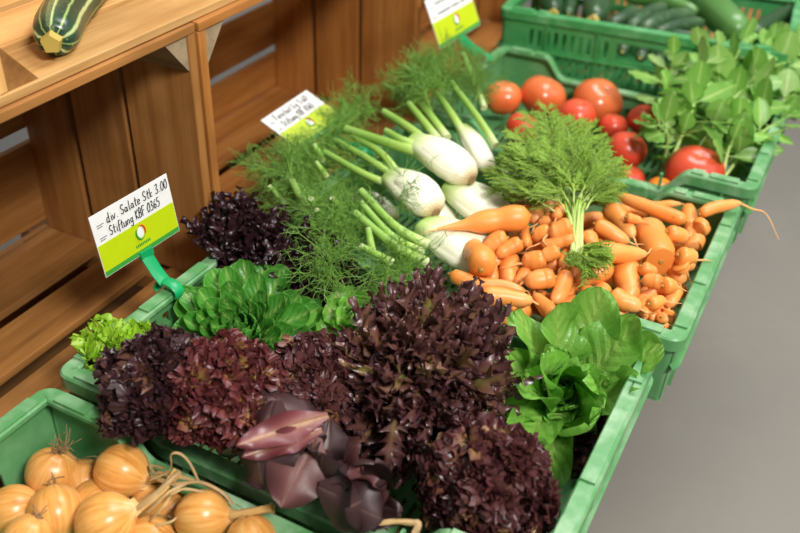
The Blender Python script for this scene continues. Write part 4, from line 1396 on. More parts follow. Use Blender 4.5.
def carrot(label, a, b, r, shp, hair, k, fork=None):
    rng = random.Random(900 + k)
    c = (a + b) / 2
    t = thing('carrot', label, 'carrot', V(c[0], c[1], c[2] - r), 'carrots in the heap')
    L = np.linalg.norm(b - a)
    n = 20
    d = norm(b - a)
    side = norm(np.cross(d, V(rng.uniform(-1, 1), rng.uniform(-1, 1), 1)))
    P_ = smooth_path([a, a + d * L * 0.35 + side * L * rng.uniform(-0.07, 0.07), a + d * L * 0.7 + side * L * rng.uniform(-0.09, 0.09), b], n)
    u = np.linspace(0, 1, n)
    rad = rad_at(u, r, shp)
    if fork:
        rad = r * np.interp(u, [0, 0.05, 0.14, 0.24, 0.31, 0.40, 0.52, 0.66, 0.8, 1], [0.5, 0.85, 1.06, 1.0, 0.84, 0.9, 0.78, 0.42, 0.28, 0.12])
    lum = rng.uniform(0, 6)
    rad = rad * (1 + 0.04 * np.sin(6 * u + lum) + 0.008 * np.sin(23 * u + lum * 2))
    rad[0] = r * 0.25
    m = MB()
    rv = rng.random()
    tube(m, P_, rad, 16, r=rv, t=np.clip(u * 0.95 + 0.05, 0, 1), mod=lambda v, an: 1 + 0.04 * np.cos(2 * an + lum) + 0.02 * np.cos(3 * an + 9 * v))
    if shp < 0.99:
        tube(m, [P_[-1] - d * 0.001, P_[-1] + d * rad[-1] * 0.8], [rad[-1], rad[-1] * 0.3], 10, r=rv, t=0.95)
    if fork:
        f0 = P_[8]
        f1, f2 = at(*fork[0]), at(*fork[1])
        tube(m, smooth_path([f0, f1, f2], 10), np.linspace(r * 0.7, r * 0.1, 10), 12, r=rv, t=0.6)
    m.build('root', 'carrot', t, sharp=70)
    m = MB()
    d0 = norm(P_[0] - P_[1])
    tube(m, [P_[0] - d0 * 0.001, P_[0] + d0 * 0.0025], [r * 0.24, r * 0.12], 10, t=0.4)
    m.build('crown', 'carrot_crown', t, sharp=40)
    if hair:
        m = MB()
        p = b - d * 0.001
        q = [p]
        dd = d.copy()
        for _ in range(4):
            dd = norm(dd + V(*[rng.uniform(-0.5, 0.5) for _ in range(3)]) + V(0, 0, -0.12))
            p = p + dd * rng.uniform(0.004, 0.010)
            q.append(p)
        tube(m, smooth_path(q, 14), np.linspace(max(rad[-1] * 0.7, 0.0012), 0.0004, 14), 6, t=0.5)
        m.build('root_hair', 'carrot_pale', t)
    return t


for k, q in enumerate(CAR):
    a, b, r, shp = CH[k]
    a, b = a + vd[k] * off[k], b + vd[k] * off[k]
    for e in (a, b):                      # stay inside the crate below the rim
        if e[2] < (-0.034 if e[1] > 0.13 else 0.004):
            e[0] = max(e[0], CX0 + r)
        if e[2] < 0.004:
            e[0] = min(e[0], CX1 - r)
            e[1] = max(e[1], CY0 + r)
        e[2] = max(e[2], -0.104 + r)
    t = carrot(q[4], a, b, r, shp, shp < 0.95 and k != 40, k, q[5] if len(q) > 5 else None)
    if k == 37:
        d = norm(a - b)
        m = MB()
        tube(m, [a - d * 0.002, a + d * 0.0006, a + d * 0.0010], [r * 0.90, r * 0.90, r * 0.84], 20, t=0.5)
        m.build('cut_face', 'carrot_cut', t, sharp=40)
    if k == 40:
        m = MB()
        tube(m, smooth_path([b - norm(b - a) * 0.002, at(752, 209, 0.015), at(766, 214, 0.010), at(779, 240, -0.005)], 14), np.linspace(0.0022, 0.0005, 14), 6, t=0.5)
        m.build('root_hair', 'carrot_pale', t)
for k in range(54):
    rng = random.Random(300 + k)
    r = rng.uniform(0.012, 0.016)
    x, y = rng.uniform(CX0 + 0.02, CX1 - 0.02), rng.uniform(CY0 + 0.02, 0.33)
    z = -0.086 + 0.026 * (k % 3)
    an = rng.uniform(0, 2 * PI)
    d = V(math.cos(an), math.sin(an), 0) * rng.uniform(0.02, 0.03)
    a, b = V(x, y, z) - d, V(x, y, z) + d
    for e in (a, b):
        e[0] = min(max(e[0], CX0 + r), CX1 - r); e[1] = max(e[1], CY0 + r)
    tt = carrot('carrot mostly buried under the others of the heap', a, b, r, 0.7, False, 400 + k)
    tt['group'] = 'carrots buried in the heap'

# ------------------------------------------------------------------ carrot tops: one bunch of feathery greens
def carrot_frond(m, ms, p0, p1, rng, sag=0.012):
    mid = (p0 + p1) / 2 + V(rng.uniform(-.01, .01), rng.uniform(-.01, .01), sag)
    main = smooth_path([p0, mid, p1], 14)
    rnd = rng.random()
    tube(ms, main, np.linspace(0.0016, 0.0006, 14), 5, r=rnd)
    d0 = norm(p1 - p0)
    L = np.linalg.norm(p1 - p0)
    segs = []
    up = norm(np.cross(d0, np.cross(V(rng.uniform(-.5, .5), rng.uniform(-.5, .5), 1), d0)))
    sd = np.cross(d0, up)
    for k in range(11):
        u = 0.25 + 0.75 * k / 10
        b = main[int(u * 13)]
        for sg in (-1, 1):
            l = 0.042 * (1.15 - 0.75 * u) * rng.uniform(0.8, 1.2)
            dd = norm(d0 * 0.75 + sd * sg * rng.uniform(0.5, 1.0) + up * rng.uniform(-0.35, 0.45))
            e = b + dd * l
            br = np.array([b, (b + e) / 2 + up * 0.002, e])
            segs.append((br, 0.0007, 0.0005, 0.3, rnd))
            for q in range(7):
                f = 0.2 + 0.8 * q / 6
                s0 = b + (e - b) * f
                for s2 in (-1, 1):
                    dh = norm(dd * 0.8 + np.cross(dd, up) * s2 * rng.uniform(0.5, 1.1) + up * rng.uniform(-0.5, 0.5))
                    ll = rng.uniform(0.005, 0.010)
                    segs.append((np.array([s0, s0 + dh * ll * 0.55, s0 + dh * ll]), 0.0009, 0.0005, rng.uniform(0.5, 1), rnd))
    seg_mesh(m, segs)


rng = random.Random(8)
base = at(577, 258, 0.028)
t = thing('carrot_greens', 'bunch of feathery carrot tops rising from pale green stems beside the tomatoes', 'carrot greens', V(base[0], base[1], base[2] - 0.02))
m, ms = MB(), MB()
tips = [(500, 190, .05), (505, 165, .06), (512, 150, .07), (515, 135, .075), (530, 115, .075), (548, 110, .08), (560, 118, .075), (575, 122, .075), (590, 130, .075), (600, 142, .07), (612, 158, .06), (610, 175, .055), (606, 192, .05), (520, 180, .055), (535, 165, .075), (552, 150, .085), (570, 145, .085), (585, 155, .08), (598, 168, .07), (530, 190, .06), (545, 200, .055), (600, 205, .045), (560, 170, .08), (525, 148, .08), (580, 180, .07), (495, 175, .05), (540, 130, .08), (555, 135, .085), (590, 195, .05), (515, 200, .045), (568, 185, .075), (550, 185, .07), (535, 178, .07), (575, 165, .085), (545, 160, .085), (510, 160, .065)]
for k, (x, y, z) in enumerate(tips):
    hub = at(575 + (x - 570) * 0.18, 215 + rng.uniform(-18, 5), 0.050)
    e = at(x, y, z)
    st = base + V(rng.uniform(-0.008, 0.008), rng.uniform(-0.008, 0.008), 0)
    if k % 2 == 0:
        tube(ms, smooth_path([st, hub, hub + (e - hub) * 0.3 + V(0, 0, 0.006)], 10), np.linspace(0.0032, 0.0016, 10), 7, t=np.linspace(0, 0.6, 10), r=rng.random())
    carrot_frond(m, ms, hub + (e - hub) * rng.uniform(0.1, 0.35) + V(0, 0, 0.006), e, rng)
ms.build('stems', 'carrot_stem', t)
m.build('fronds', 'carrot_frond', t)
m = MB()
for (x, y) in ((588, 262), (584, 268), (600, 258)):
    carrot_frond(m, m, at(580, 255, 0.035), at(x, y, 0.032), rng)
m.build('fallen_fronds', 'carrot_frond', t)
# ------------------------------------------------------------------ tomatoes
def tomato(label, px, py, z, rpx, mat, lobes=5, flat=0.86, axis=(0.1, -0.1, 1), seed=1):
    rng = random.Random(seed)
    c = at(px, py, z)
    r = rpx * depth(c) / FPX
    zz = -0.108 - 0 + r * flat
    t = thing('tomato', label, 'tomato', V(c[0], c[1], c[2] - r * flat), 'tomatoes beside the basil')
    ph = rng.uniform(0, 6)
    m = MB()
    ball(m, c, r, r, r * flat, 32, 22, axis=axis, r=rng.random(),
         fn=lambda th, v: (1 + 0.022 * np.cos(lobes * th + ph) * np.sin(PI * v)) * (1 - 0.10 * np.exp(-(v / 0.10) ** 2) - 0.16 * np.exp(-((1 - v) / 0.10) ** 2)))
    m.build('fruit', mat, t)
    m = MB()
    a = norm(axis)
    top = c + a * r * flat * 0.85
    ball(m, top, r * 0.07, r * 0.07, r * 0.03, 10, 6, axis=a)
    m.build('stem_scar', 'tomato_scar', t)
    return t


TOM = [
    (503, 98, -0.045, 19, 'tomato_orange', 'orange red tomato behind the left of the carrot tops, by the crate corner'),
    (543, 96, -0.045, 24, 'tomato_orange', 'large orange red tomato second from the crate corner'),
    (598, 101, -0.045, 25, 'tomato_orange', 'largest pale orange tomato against the far wall of the crate'),
    (577, 116, -0.035, 19, 'tomato', 'red tomato in front of the two large orange ones'),
    (613, 127, -0.055, 15, 'tomato', 'small red tomato below the largest pale one'),
    (644, 121, -0.050, 17, 'tomato', 'deep red tomato with a bright highlight under the basil leaf'),
    (627, 150, -0.035, 20, 'tomato', 'red tomato in the middle, right of the carrot tops'),
    (628, 180, -0.060, 17, 'tomato', 'red tomato partly hidden behind the near rim'),
    (695, 171, -0.030, 29, 'tomato', 'broad red tomato resting on the basil stems near the aisle'),
    (660, 191, -0.055, 15, 'tomato_yellow', 'small orange tomato peeping over the near rim'),
    (522, 128, -0.060, 17, 'tomato', 'red tomato seen only through the carrot tops'),
]
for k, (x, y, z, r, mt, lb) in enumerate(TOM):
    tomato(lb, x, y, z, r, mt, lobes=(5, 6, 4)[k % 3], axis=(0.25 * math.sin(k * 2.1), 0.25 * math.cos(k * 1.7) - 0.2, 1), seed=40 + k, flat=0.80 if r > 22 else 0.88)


# ------------------------------------------------------------------ basil sprigs
def basil(label, base, tip, n, lw, seed, bend=0.02):
    rng = random.Random(seed)
    a, b = at(*base), at(*tip)
    t = thing('basil_sprig', label, 'basil', V(a[0], a[1], a[2]), 'basil sprigs')
    P_ = smooth_path([a, (a + b) / 2 + V(rng.uniform(-.01, .01), rng.uniform(-.01, .01), bend), b], 14)
    m = MB()
    tube(m, P_, np.linspace(0.0032, 0.0018, 14), 8, r=rng.random())
    m.build('stem', 'basil_stem', t)
    top, und = MB(), MB()
    T, N, Bn = frames(P_)
    for k in range(n):
        u = 0.22 + 0.78 * (k + 0.5) / n
        i = min(13, int(u * 13.9))
        for sg in ((-1, 1)):
            ang = (k % 2) * PI / 2 + rng.uniform(-0.35, 0.35)
            out = (N[i] * math.cos(ang) + Bn[i] * math.sin(ang)) * sg
            d = norm(out + T[i] * rng.uniform(0.1, 0.7) + V(0, 0, rng.uniform(-0.1, 0.35)))
            nr = norm(V(rng.uniform(-.5, .5), rng.uniform(-.6, .3), 1))
            if abs(np.dot(nr, d)) > 0.9:
                nr = V(1, 0, 0)
            L = lw * rng.uniform(0.7, 1.2) * (1.05 - 0.45 * max(0, u - 0.6))
            st = P_[i] + d * 0.010
            tube(und if rng.random() < 0.3 else top, [P_[i], st + d * 0.003], [0.0013, 0.001], 5, t=0.0, r=0.6)
            q = MB()
            broad_leaf(q, st, d, nr, L, L * rng.uniform(0.28, 0.38), rng.random(), cup=rng.uniform(-0.2, 0.4), bend=rng.uniform(-0.2, 0.9), wave=0.0015, nu=11, nv=12, shape=0.85, tipw=0.75, base=0.03, tip=0.15)
            (und if rng.random() < 0.3 else top).merge(q)
    for sg in range(4):       # the young leaves at the tip
        d = norm(T[-1] + V(*[rng.uniform(-.6, .6) for _ in range(3)]))
        q = MB()
        broad_leaf(q, P_[-1], d, norm(V(rng.uniform(-.5, .5), rng.uniform(-.5, .5), 1)), lw * 0.6, lw * 0.19, rng.random(), cup=0.3, bend=0.3, nu=9, nv=9, shape=0.85, tipw=0.75, base=0.03, tip=0.15)
        top.merge(q)
    top.build('leaves', 'basil', t)
    if und.n:
        und.build('pale_leaves', 'basil_under', t)
    return t


BAS = [
    ((690, 160, -0.03), (772, 60, 0.06), 4, 0.050, 'thick stemmed basil sprig running up the middle of the bunch'),
    ((700, 165, -0.03), (795, 55, 0.05), 4, 0.055, 'basil sprig reaching to the upper corner over the cucumber crate'),
    ((672, 158, -0.02), (696, 92, 0.06), 3, 0.050, 'basil sprig rising straight behind the broad tomato'),
    ((676, 155, -0.04), (702, 55, 0.09), 4, 0.045, 'tall basil sprig standing up before the cucumbers'),
    ((665, 150, -0.05), (672, 62, 0.06), 4, 0.050, 'basil sprig leaning on the far rim beside the tomatoes'),
    ((690, 150, -0.05), (742, 45, 0.08), 4, 0.052, 'basil sprig with big leaves below the big green zucchini'),
    ((715, 165, -0.04), (800, 90, 0.03), 4, 0.052, 'basil sprig spreading over the aisle side'),
    ((722, 180, -0.04), (790, 115, 0.01), 3, 0.050, 'lowest basil sprig hanging by the front rim'),
    ((720, 192, -0.05), (742, 130, 0.02), 3, 0.045, 'basil sprig upright near the crate front corner'),
    ((663, 168, -0.05), (658, 125, 0.03), 2, 0.048, 'short basil sprig with one pale leaf between two tomatoes'),
    ((700, 130, -0.06), (790, 75, 0.02), 4, 0.05, 'basil sprig lying along the bottom of the bunch'),
    ((690, 120, -0.06), (725, 75, 0.04), 4, 0.05, 'basil sprig in the dense middle of the bunch'),
    ((735, 150, -0.05), (812, 40, 0.05), 4, 0.05, 'basil sprig at the outer edge pointing out of view'),
    ((680, 130, -0.06), (690, 85, 0.03), 3, 0.046, 'basil sprig in the shade behind the pale leaf'),
    ((655, 180, -0.08), (690, 150, -0.04), 3, 0.036, 'basil scrap on the crate floor between the tomatoes'),
    ((720, 140, -0.03), (775, 45, 0.05), 4, 0.05, 'basil sprig behind the thick stemmed one, under the dark zucchini'),
    ((745, 120, -0.02), (806, 30, 0.04), 4, 0.05, 'basil sprig in the upper corner nearest the dark zucchini'),
    ((700, 110, -0.03), (722, 52, 0.06), 3, 0.05, 'basil sprig with its tip just below the big green zucchini'),
    ((705, 188, -0.07), (745, 150, -0.02), 3, 0.045, 'basil sprig under the others by the broad tomato'),
]
for k, (a, b, n, lw, lb) in enumerate(BAS):
    basil(lb, a, b, n + 3, lw * 1.25, 60 + k)


# ------------------------------------------------------------------ cucumbers and zucchini in the far crate
def cuke(name, label, pts, wpx, mat, seed, stem=False, taper=(0.35, 0.8, 1, 1, 0.85, 0.4), group='cucumbers and zucchini in the tall crate', cat='cucumber'):
    rng = random.Random(seed)
    P_ = smooth_path([at(*q) for q in pts], 24)
    r = wpx / 2 * depth(P_[len(P_) // 2]) / FPX
    t = thing(name, label, cat, V(P_[12][0], P_[12][1], P_[12][2] - r), group)
    u = np.linspace(0, 1, 24)
    rad = r * np.interp(u, [0, 0.06, 0.2, 0.6, 0.9, 1], taper)
    m = MB()
    tube(m, P_, rad, 24, r=rng.random(), mod=lambda v, a: 1 + 0.025 * np.cos(6 * a + 1))
    d = norm(P_[0] - P_[1])
    tube(m, [P_[0], P_[0] + d * r * 0.12], [rad[0], rad[0] * 0.5], 20, t=0.0, r=0.5)
    d2 = norm(P_[-1] - P_[-2])
    tube(m, [P_[-1], P_[-1] + d2 * r * 0.12], [rad[-1], rad[-1] * 0.5], 20, t=1.0, r=0.5)
    m.build('body', mat, t, sharp=70)
    m = MB()
    L = 0.012 if stem else 0.0035
    tube(m, [P_[0] + d * r * 0.08, P_[0] + d * (r * 0.12 + L)], [r * (0.42 if stem else 0.2), r * (0.36 if stem else 0.12)], 10, t=0.4, mod=lambda v, a: 1 + 0.12 * np.cos(5 * a))
    m.build('stem_end', 'stem_end', t, sharp=40)
    return t


cuke('zucchini', 'dark zucchini at the left end of the tall crate, butt end forward', [(553, 13, 0.060), (549, -6, 0.062), (545, -40, 0.062)], 23, 'zucchini_dark', 1, True, cat='zucchini')
cuke('zucchini', 'dark zucchini with a yellow stem end beside the leftmost one', [(593, 20, 0.058), (600, -2, 0.062), (610, -30, 0.064)], 27, 'zucchini_dark', 2, True, cat='zucchini')
cuke('cucumber', 'small cucumber wedged between the two dark zucchini', [(568, 14, 0.050), (571, 2, 0.052), (574, -18, 0.054)], 12, 'cucumber', 3)
cuke('cucumber', 'short cucumber right of the yellow stemmed zucchini', [(608, 26, 0.050), (622, 19, 0.058), (638, 10, 0.060)], 15, 'cucumber', 4)
cuke('cucumber', 'greyish cucumber lying behind the striped pair on the rim', [(630, 28, 0.054), (645, 16, 0.062), (665, 6, 0.064)], 16, 'cucumber', 5)
cuke('cucumber', 'bumpy cucumber in the middle of the crate, second from the rim', [(642, 29, 0.060), (665, 19, 0.064), (694, 14, 0.062)], 17, 'cucumber', 6)
cuke('cucumber', 'bumpy cucumber nearest the rim, its back lit', [(655, 34, 0.054), (678, 26, 0.058), (703, 22, 0.056)], 14, 'cucumber', 7)
cuke('cucumber', 'thin cucumber showing through just over the near rim', [(668, 33, 0.050), (690, 37, 0.050), (712, 42, 0.048)], 11, 'cucumber', 8)
cuke('zucchini', 'big smooth dark green zucchini lying crosswise above the basil', [(694, -8, 0.066), (716, 12, 0.062), (742, 34, 0.050)], 34, 'zucchini_green', 9, cat='zucchini')
cuke('zucchini', 'dark zucchini at the right of the big one, half behind the basil', [(752, 34, 0.045), (780, 18, 0.050), (812, 0, 0.058)], 19, 'zucchini_dark', 10, cat='zucchini')
cuke('cucumber', 'long pale green cucumber behind all the others', [(625, -3, 0.055), (660, 0, 0.062), (698, 12, 0.058)], 15, 'zucchini_green', 11)
for k, (x, y) in enumerate(((622, 52), (640, 58), (657, 63))):
    p = at(x, y, x=1.308)
    q = p + V(0.15, 0.0, -0.012)
    t = cuke('cucumber', ('first', 'second', 'third')[k] + ' cucumber end from the left showing through the hand hole', [(x, y, float(p[2])), tuple(list(V(x, y) + V(6, -12)) + [float(p[2]) - 0.004]), tuple(list(V(x, y) + V(14, -26)) + [float(p[2]) - 0.008])], 15, 'cucumber', 20 + k)

# the striped zucchini on the upper box
t = cuke('zucchini', 'striped dark and pale green zucchini lying on the upper wooden box', [(53, 40, 0.328), (69, 8, 0.328), (107, -31, 0.328)], 44, 'zucchini_striped', 30, True, (0.62, 0.9, 1.0, 1.0, 0.9, 0.5), None, 'zucchini')


# ------------------------------------------------------------------ onions
def onion(label, px, py, z, rpx, axis, seed, neck=0.02, neckpts=None, roots=False, flat=1.02):
    """axis points from root to neck"""
    rng = random.Random(seed)
    c = at(px, py, z)
    r = rpx * depth(c) / FPX
    ax = norm(axis)
    t = thing('onion', label, 'onion', V(c[0], c[1], c[2] - r), 'onions in the near crate')
    m = MB()
    rv = rng.random()
    ball(m, c, r, r, r * flat, 36, 24, axis=ax, r=rv, fn=lambda th, v: (1 + 0.012 * np.cos(5 * th + rv * 9)) * (1 + 0.16 * np.exp(-((1 - v) / 0.09) ** 2) - 0.05 * np.exp(-(v / 0.08) ** 2)))
    m.build('bulb', 'onion', t)
    top = c + ax * r * flat * 1.05
    m = MB()
    if neckpts:
        P_ = smooth_path([top - ax * r * 0.1] + [at(*q) for q in neckpts], 16)
        rad = r * np.interp(np.linspace(0, 1, 16), [0, 0.2, 0.5, 0.9, 1], [0.34, 0.20, 0.15, 0.15, 0.19])
    else:
        e = ax + V(*[rng.uniform(-.3, .3) for _ in range(3)])
        P_ = smooth_path([top - ax * r * 0.1, top + ax * neck * 0.5, top + ax * neck * 0.5 + e * neck * 0.5], 12)
        rad = r * np.interp(np.linspace(0, 1, 12), [0, 0.3, 0.8, 1], [0.34, 0.2, 0.12, 0.06])
    tube(m, P_, rad, 12, r=rng.random(), mod=lambda v, a: 1 + 0.12 * np.cos(4 * a + 7 * v))
    m.build('neck', 'onion_neck', t, sharp=60)
    m = MB()
    bot = c - ax * r * flat * 0.96
    for k in range(26 if roots else 8):
        d = norm(-ax + V(*[rng.gauss(0, 0.6) for _ in range(3)]))
        l = rng.uniform(0.010, 0.026) if roots else rng.uniform(0.003, 0.007)
        q = [bot, bot + d * l * 0.5 + V(*[rng.gauss(0, 0.003) for _ in range(3)]), bot + d * l + V(*[rng.gauss(0, 0.006) for _ in range(3)])]
        tube(m, smooth_path(q, 6), np.linspace(0.0008, 0.0004, 6), 4, t=0.5)
    m.build('roots', 'rootlets', t)
    return t


CR = MROW[0]      # picture right and up as directions in the place
CUp = MROW[1]
onion('onion in the back corner with a tuft of dry rootlets on top', 52, 473, -0.050, 26, -(CR * 0.35 + CUp * 0.75 + MROW[2] * 0.3), 1, roots=True)
onion('round onion on top, its neck pointing right to the dry stalks', 122, 471, -0.035, 27, CR * 0.9 - CUp * 0.35 + MROW[2] * 0.2, 2, neckpts=[(148, 480, -0.035), (160, 478, -0.03)])
onion('flaky onion between the corner one and the round one', 84, 482, -0.066, 23, CR * 0.2 + CUp * -0.3 + MROW[2] * 0.9, 3, neck=0.012)
onion('onion at the picture edge, lying against the end of the crate', 14, 512, -0.060, 27, CR * 0.9 + CUp * 0.3, 4, neck=0.012)
onion('onion with peeling brownish skin below the corner one', 56, 513, -0.050, 28, CR * 0.3 - CUp * 0.8 + MROW[2] * 0.4, 5)
onion('shiny onion in front with a thick twisted neck', 106, 522, -0.035, 30, CR * 0.85 + CUp * 0.45 + MROW[2] * 0.1, 6, neckpts=[(138, 508, -0.03), (160, 492, -0.02), (178, 472, -0.012)])
onion('golden onion with a long cut stalk pointing right', 202, 517, -0.040, 27, CR * 1.0 + CUp * 0.02, 7, neckpts=[(238, 514, -0.030), (273, 508, -0.018)])
onion('onion cut off by the bottom edge, below the long stalk', 252, 541, -0.050, 26, CR * 0.2 + CUp * -0.7, 8)
onion('onion half buried under the dry stalks', 152, 502, -0.066, 21, CR * 0.7 + CUp * 0.4, 9, neck=0.012)
onion('reddish onion glimpsed behind the dry stalks', 170, 508, -0.074, 20, CR * 0.5 + CUp * 0.5, 10, neck=0.01)
onion('onion at the bottom edge between the two left ones', 27, 540, -0.040, 25, CR * -0.3 - CUp * 0.6, 11)
onion('pale onion behind the shiny one in front', 95, 503, -0.062, 24, CR * 0.4 + CUp * 0.5, 12, neck=0.01)
onion('onion at the bottom edge under the dry stalks', 150, 540, -0.055, 24, CR * 0.5, 13, neck=0.01)
onion('deep lying onion right of the golden one', 232, 520, -0.08, 18, CR * 0.5 + MROW[2], 14, neck=0.008)

# dry stalks tangled over the onions
STALKS = [
    ([(137, 508, -0.02), (155, 495, -0.01), (172, 478, -0.005), (180, 471, -0.002)], 7, 'thick dry onion stalk rising from the shiny onion'),
    ([(150, 480, -0.018), (170, 470, -0.008), (171, 455, 0.01), (180, 454, 0.012), (190, 463, 0.004), (199, 482, -0.015)], 3.2, 'thin dry onion stalk looping up against the green rim'),
    ([(152, 476, -0.02), (175, 484, -0.012), (200, 482, -0.012), (222, 492, -0.02), (233, 505, -0.03)], 5, 'dry onion stalk lying along the crate wall'),
    ([(158, 472, -0.02), (185, 478, -0.015), (208, 486, -0.02), (228, 502, -0.03)], 4.5, 'dry onion stalk just above the one along the wall'),
    ([(148, 512, -0.03), (160, 500, -0.018), (172, 490, -0.012), (190, 482, -0.012)], 5, 'dry onion stalk crossing below the thick one'),
    ([(147, 524, -0.035), (158, 512, -0.02), (168, 500, -0.015), (176, 488, -0.015)], 4, 'crooked dry onion stalk hanging in front of the buried onion'),
    ([(150, 527, -0.035), (170, 522, -0.028), (180, 514, -0.03)], 3.5, 'short dry onion stalk near the bottom edge'),
    ([(164, 468, -0.02), (150, 466, -0.022), (158, 476, -0.02)], 3.5, 'little dry stalk bent at the top of the tangle'),
    ([(170, 494, -0.012), (185, 489, -0.01), (205, 492, -0.016)], 4, 'dry onion stalk in the heart of the tangle'),
]
for k, (pts, w_, lb) in enumerate(STALKS):
    P_ = smooth_path([at(*q) for q in pts], 22)
    r = w_ / 2 * depth(P_[8]) / FPX
    m = MB()
    tube(m, P_, r * np.linspace(1.0, 0.75, 22), 8, r=R0.random(), flat=0.6, mod=lambda v, a: 1 + 0.2 * np.cos(3 * a + 9 * v))
    tag(m.build('dry_onion_stalk', 'straw', sharp=60), lb, 'onion stalk', 'dry onion stalks')
P_ = smooth_path([at(*q) for q in [(372, 524, 0.004), (392, 522, 0.006), (410, 522, 0.006), (418, 524, 0.006), (414, 534, 0.0)]], 20)
m = MB()
tube(m, P_, np.linspace(0.0022, 0.004, 20), 8, flat=0.8, mod=lambda v, a: 1 + 0.2 * np.cos(3 * a + 11 * v))
tag(m.build('dry_onion_stalk', 'straw', sharp=60), 'knotty pale stalk lying over the rim below the open red romaine', 'onion stalk', 'dry onion stalks')


# ------------------------------------------------------------------ price cards
GL = {
    'd': [[(.7, .45), (.4, .5), (.2, .3), (.25, .05), (.5, 0), (.7, .2)], [(.7, 1), (.7, 0), (.85, .02)]],
    'i': [[(.4, .5), (.4, .05), (.55, 0)], [(.4, .72), (.42, .74)]],
    'v': [[(.15, .5), (.42, 0), (.75, .52)]],
    '.': [[(.3, .0), (.36, .03)]],
    ',': [[(.35, .05), (.25, -.15)]],
    'S': [[(.8, .85), (.5, 1), (.2, .8), (.4, .52), (.75, .3), (.55, 0), (.15, .12)]],
    'a': [[(.7, .42), (.4, .5), (.2, .25), (.35, 0), (.6, .1), (.72, .45), (.72, .05), (.85, 0)]],
    'l': [[(.4, 1), (.4, .1), (.6, 0)]],
    't': [[(.45, .9), (.42, .1), (.65, 0)], [(.2, .58), (.72, .6)]],
    'e': [[(.2, .25), (.7, .3), (.55, .5), (.3, .45), (.2, .2), (.4, 0), (.75, .1)]],
    'k': [[(.25, 1), (.25, 0)], [(.7, .5), (.28, .22), (.75, 0)]],
    '~': [[(.1, .3), (.25, .5), (.4, .25), (.55, .48), (.7, .28), (.85, .4)]],
    '3': [[(.2, .9), (.6, 1), (.7, .75), (.4, .55), (.75, .35), (.6, 0), (.15, .08)]],
    '0': [[(.5, 1), (.2, .6), (.25, .1), (.55, 0), (.8, .4), (.7, .9), (.5, 1)]],
    'f': [[(.8, .95), (.55, 1), (.42, .7), (.42, -.2)], [(.2, .5), (.7, .52)]],
    'u': [[(.2, .5), (.22, .1), (.45, 0), (.7, .2), (.72, .5), (.72, .02), (.85, 0)]],
    'n': [[(.2, .5), (.2, 0)], [(.2, .35), (.45, .5), (.68, .4), (.7, 0)]],
    'g': [[(.7, .42), (.4, .5), (.2, .25), (.4, .05), (.7, .2)], [(.72, .5), (.7, -.3), (.4, -.4), (.2, -.28)]],
    'K': [[(.25, 1), (.25, 0)], [(.8, 1), (.28, .45), (.85, 0)]],
    'B': [[(.25, 0), (.25, 1), (.65, .95), (.65, .6), (.28, .55), (.75, .4), (.7, .05), (.25, 0)]],
    'F': [[(.25, 0), (.25, 1), (.85, 1)], [(.25, .55), (.7, .57)]],
    '6': [[(.7, .95), (.35, .7), (.2, .25), (.5, 0), (.75, .25), (.55, .48), (.25, .3)]],
    '5': [[(.75, 1), (.3, .98), (.25, .6), (.6, .6), (.75, .3), (.55, 0), (.2, .06)]],
    'h': [[(.25, 1), (.25, 0)], [(.25, .35), (.5, .5), (.7, .4), (.72, 0)]],
    'c': [[(.7, .42), (.45, .5), (.2, .25), (.4, 0), (.72, .1)]],
}
WID = {'i': .5, 'l': .6, '.': .5, ',': .5, 't': .7, 'f': .7, ' ': .55}


def handwriting(m, text, x, z, h, frame, width=None, rad=0.00056, seed=0):
    rng = random.Random(seed)
    adv = sum(WID.get(ch, .85) for ch in text)
    sx = width / adv if width else h
    for ch in text:
        for st in GL.get(ch, []):
            pts = [frame(x + (p[0] + p[1] * 0.12) * sx, z + p[1] * h + rng.uniform(-.02, .02) * h, 0.0006) for p in st]
            P_ = smooth_path(pts, max(5, 4 * len(pts)))
            tube(m, P_, rad, 5)
        x += WID.get(ch, .85) * sx


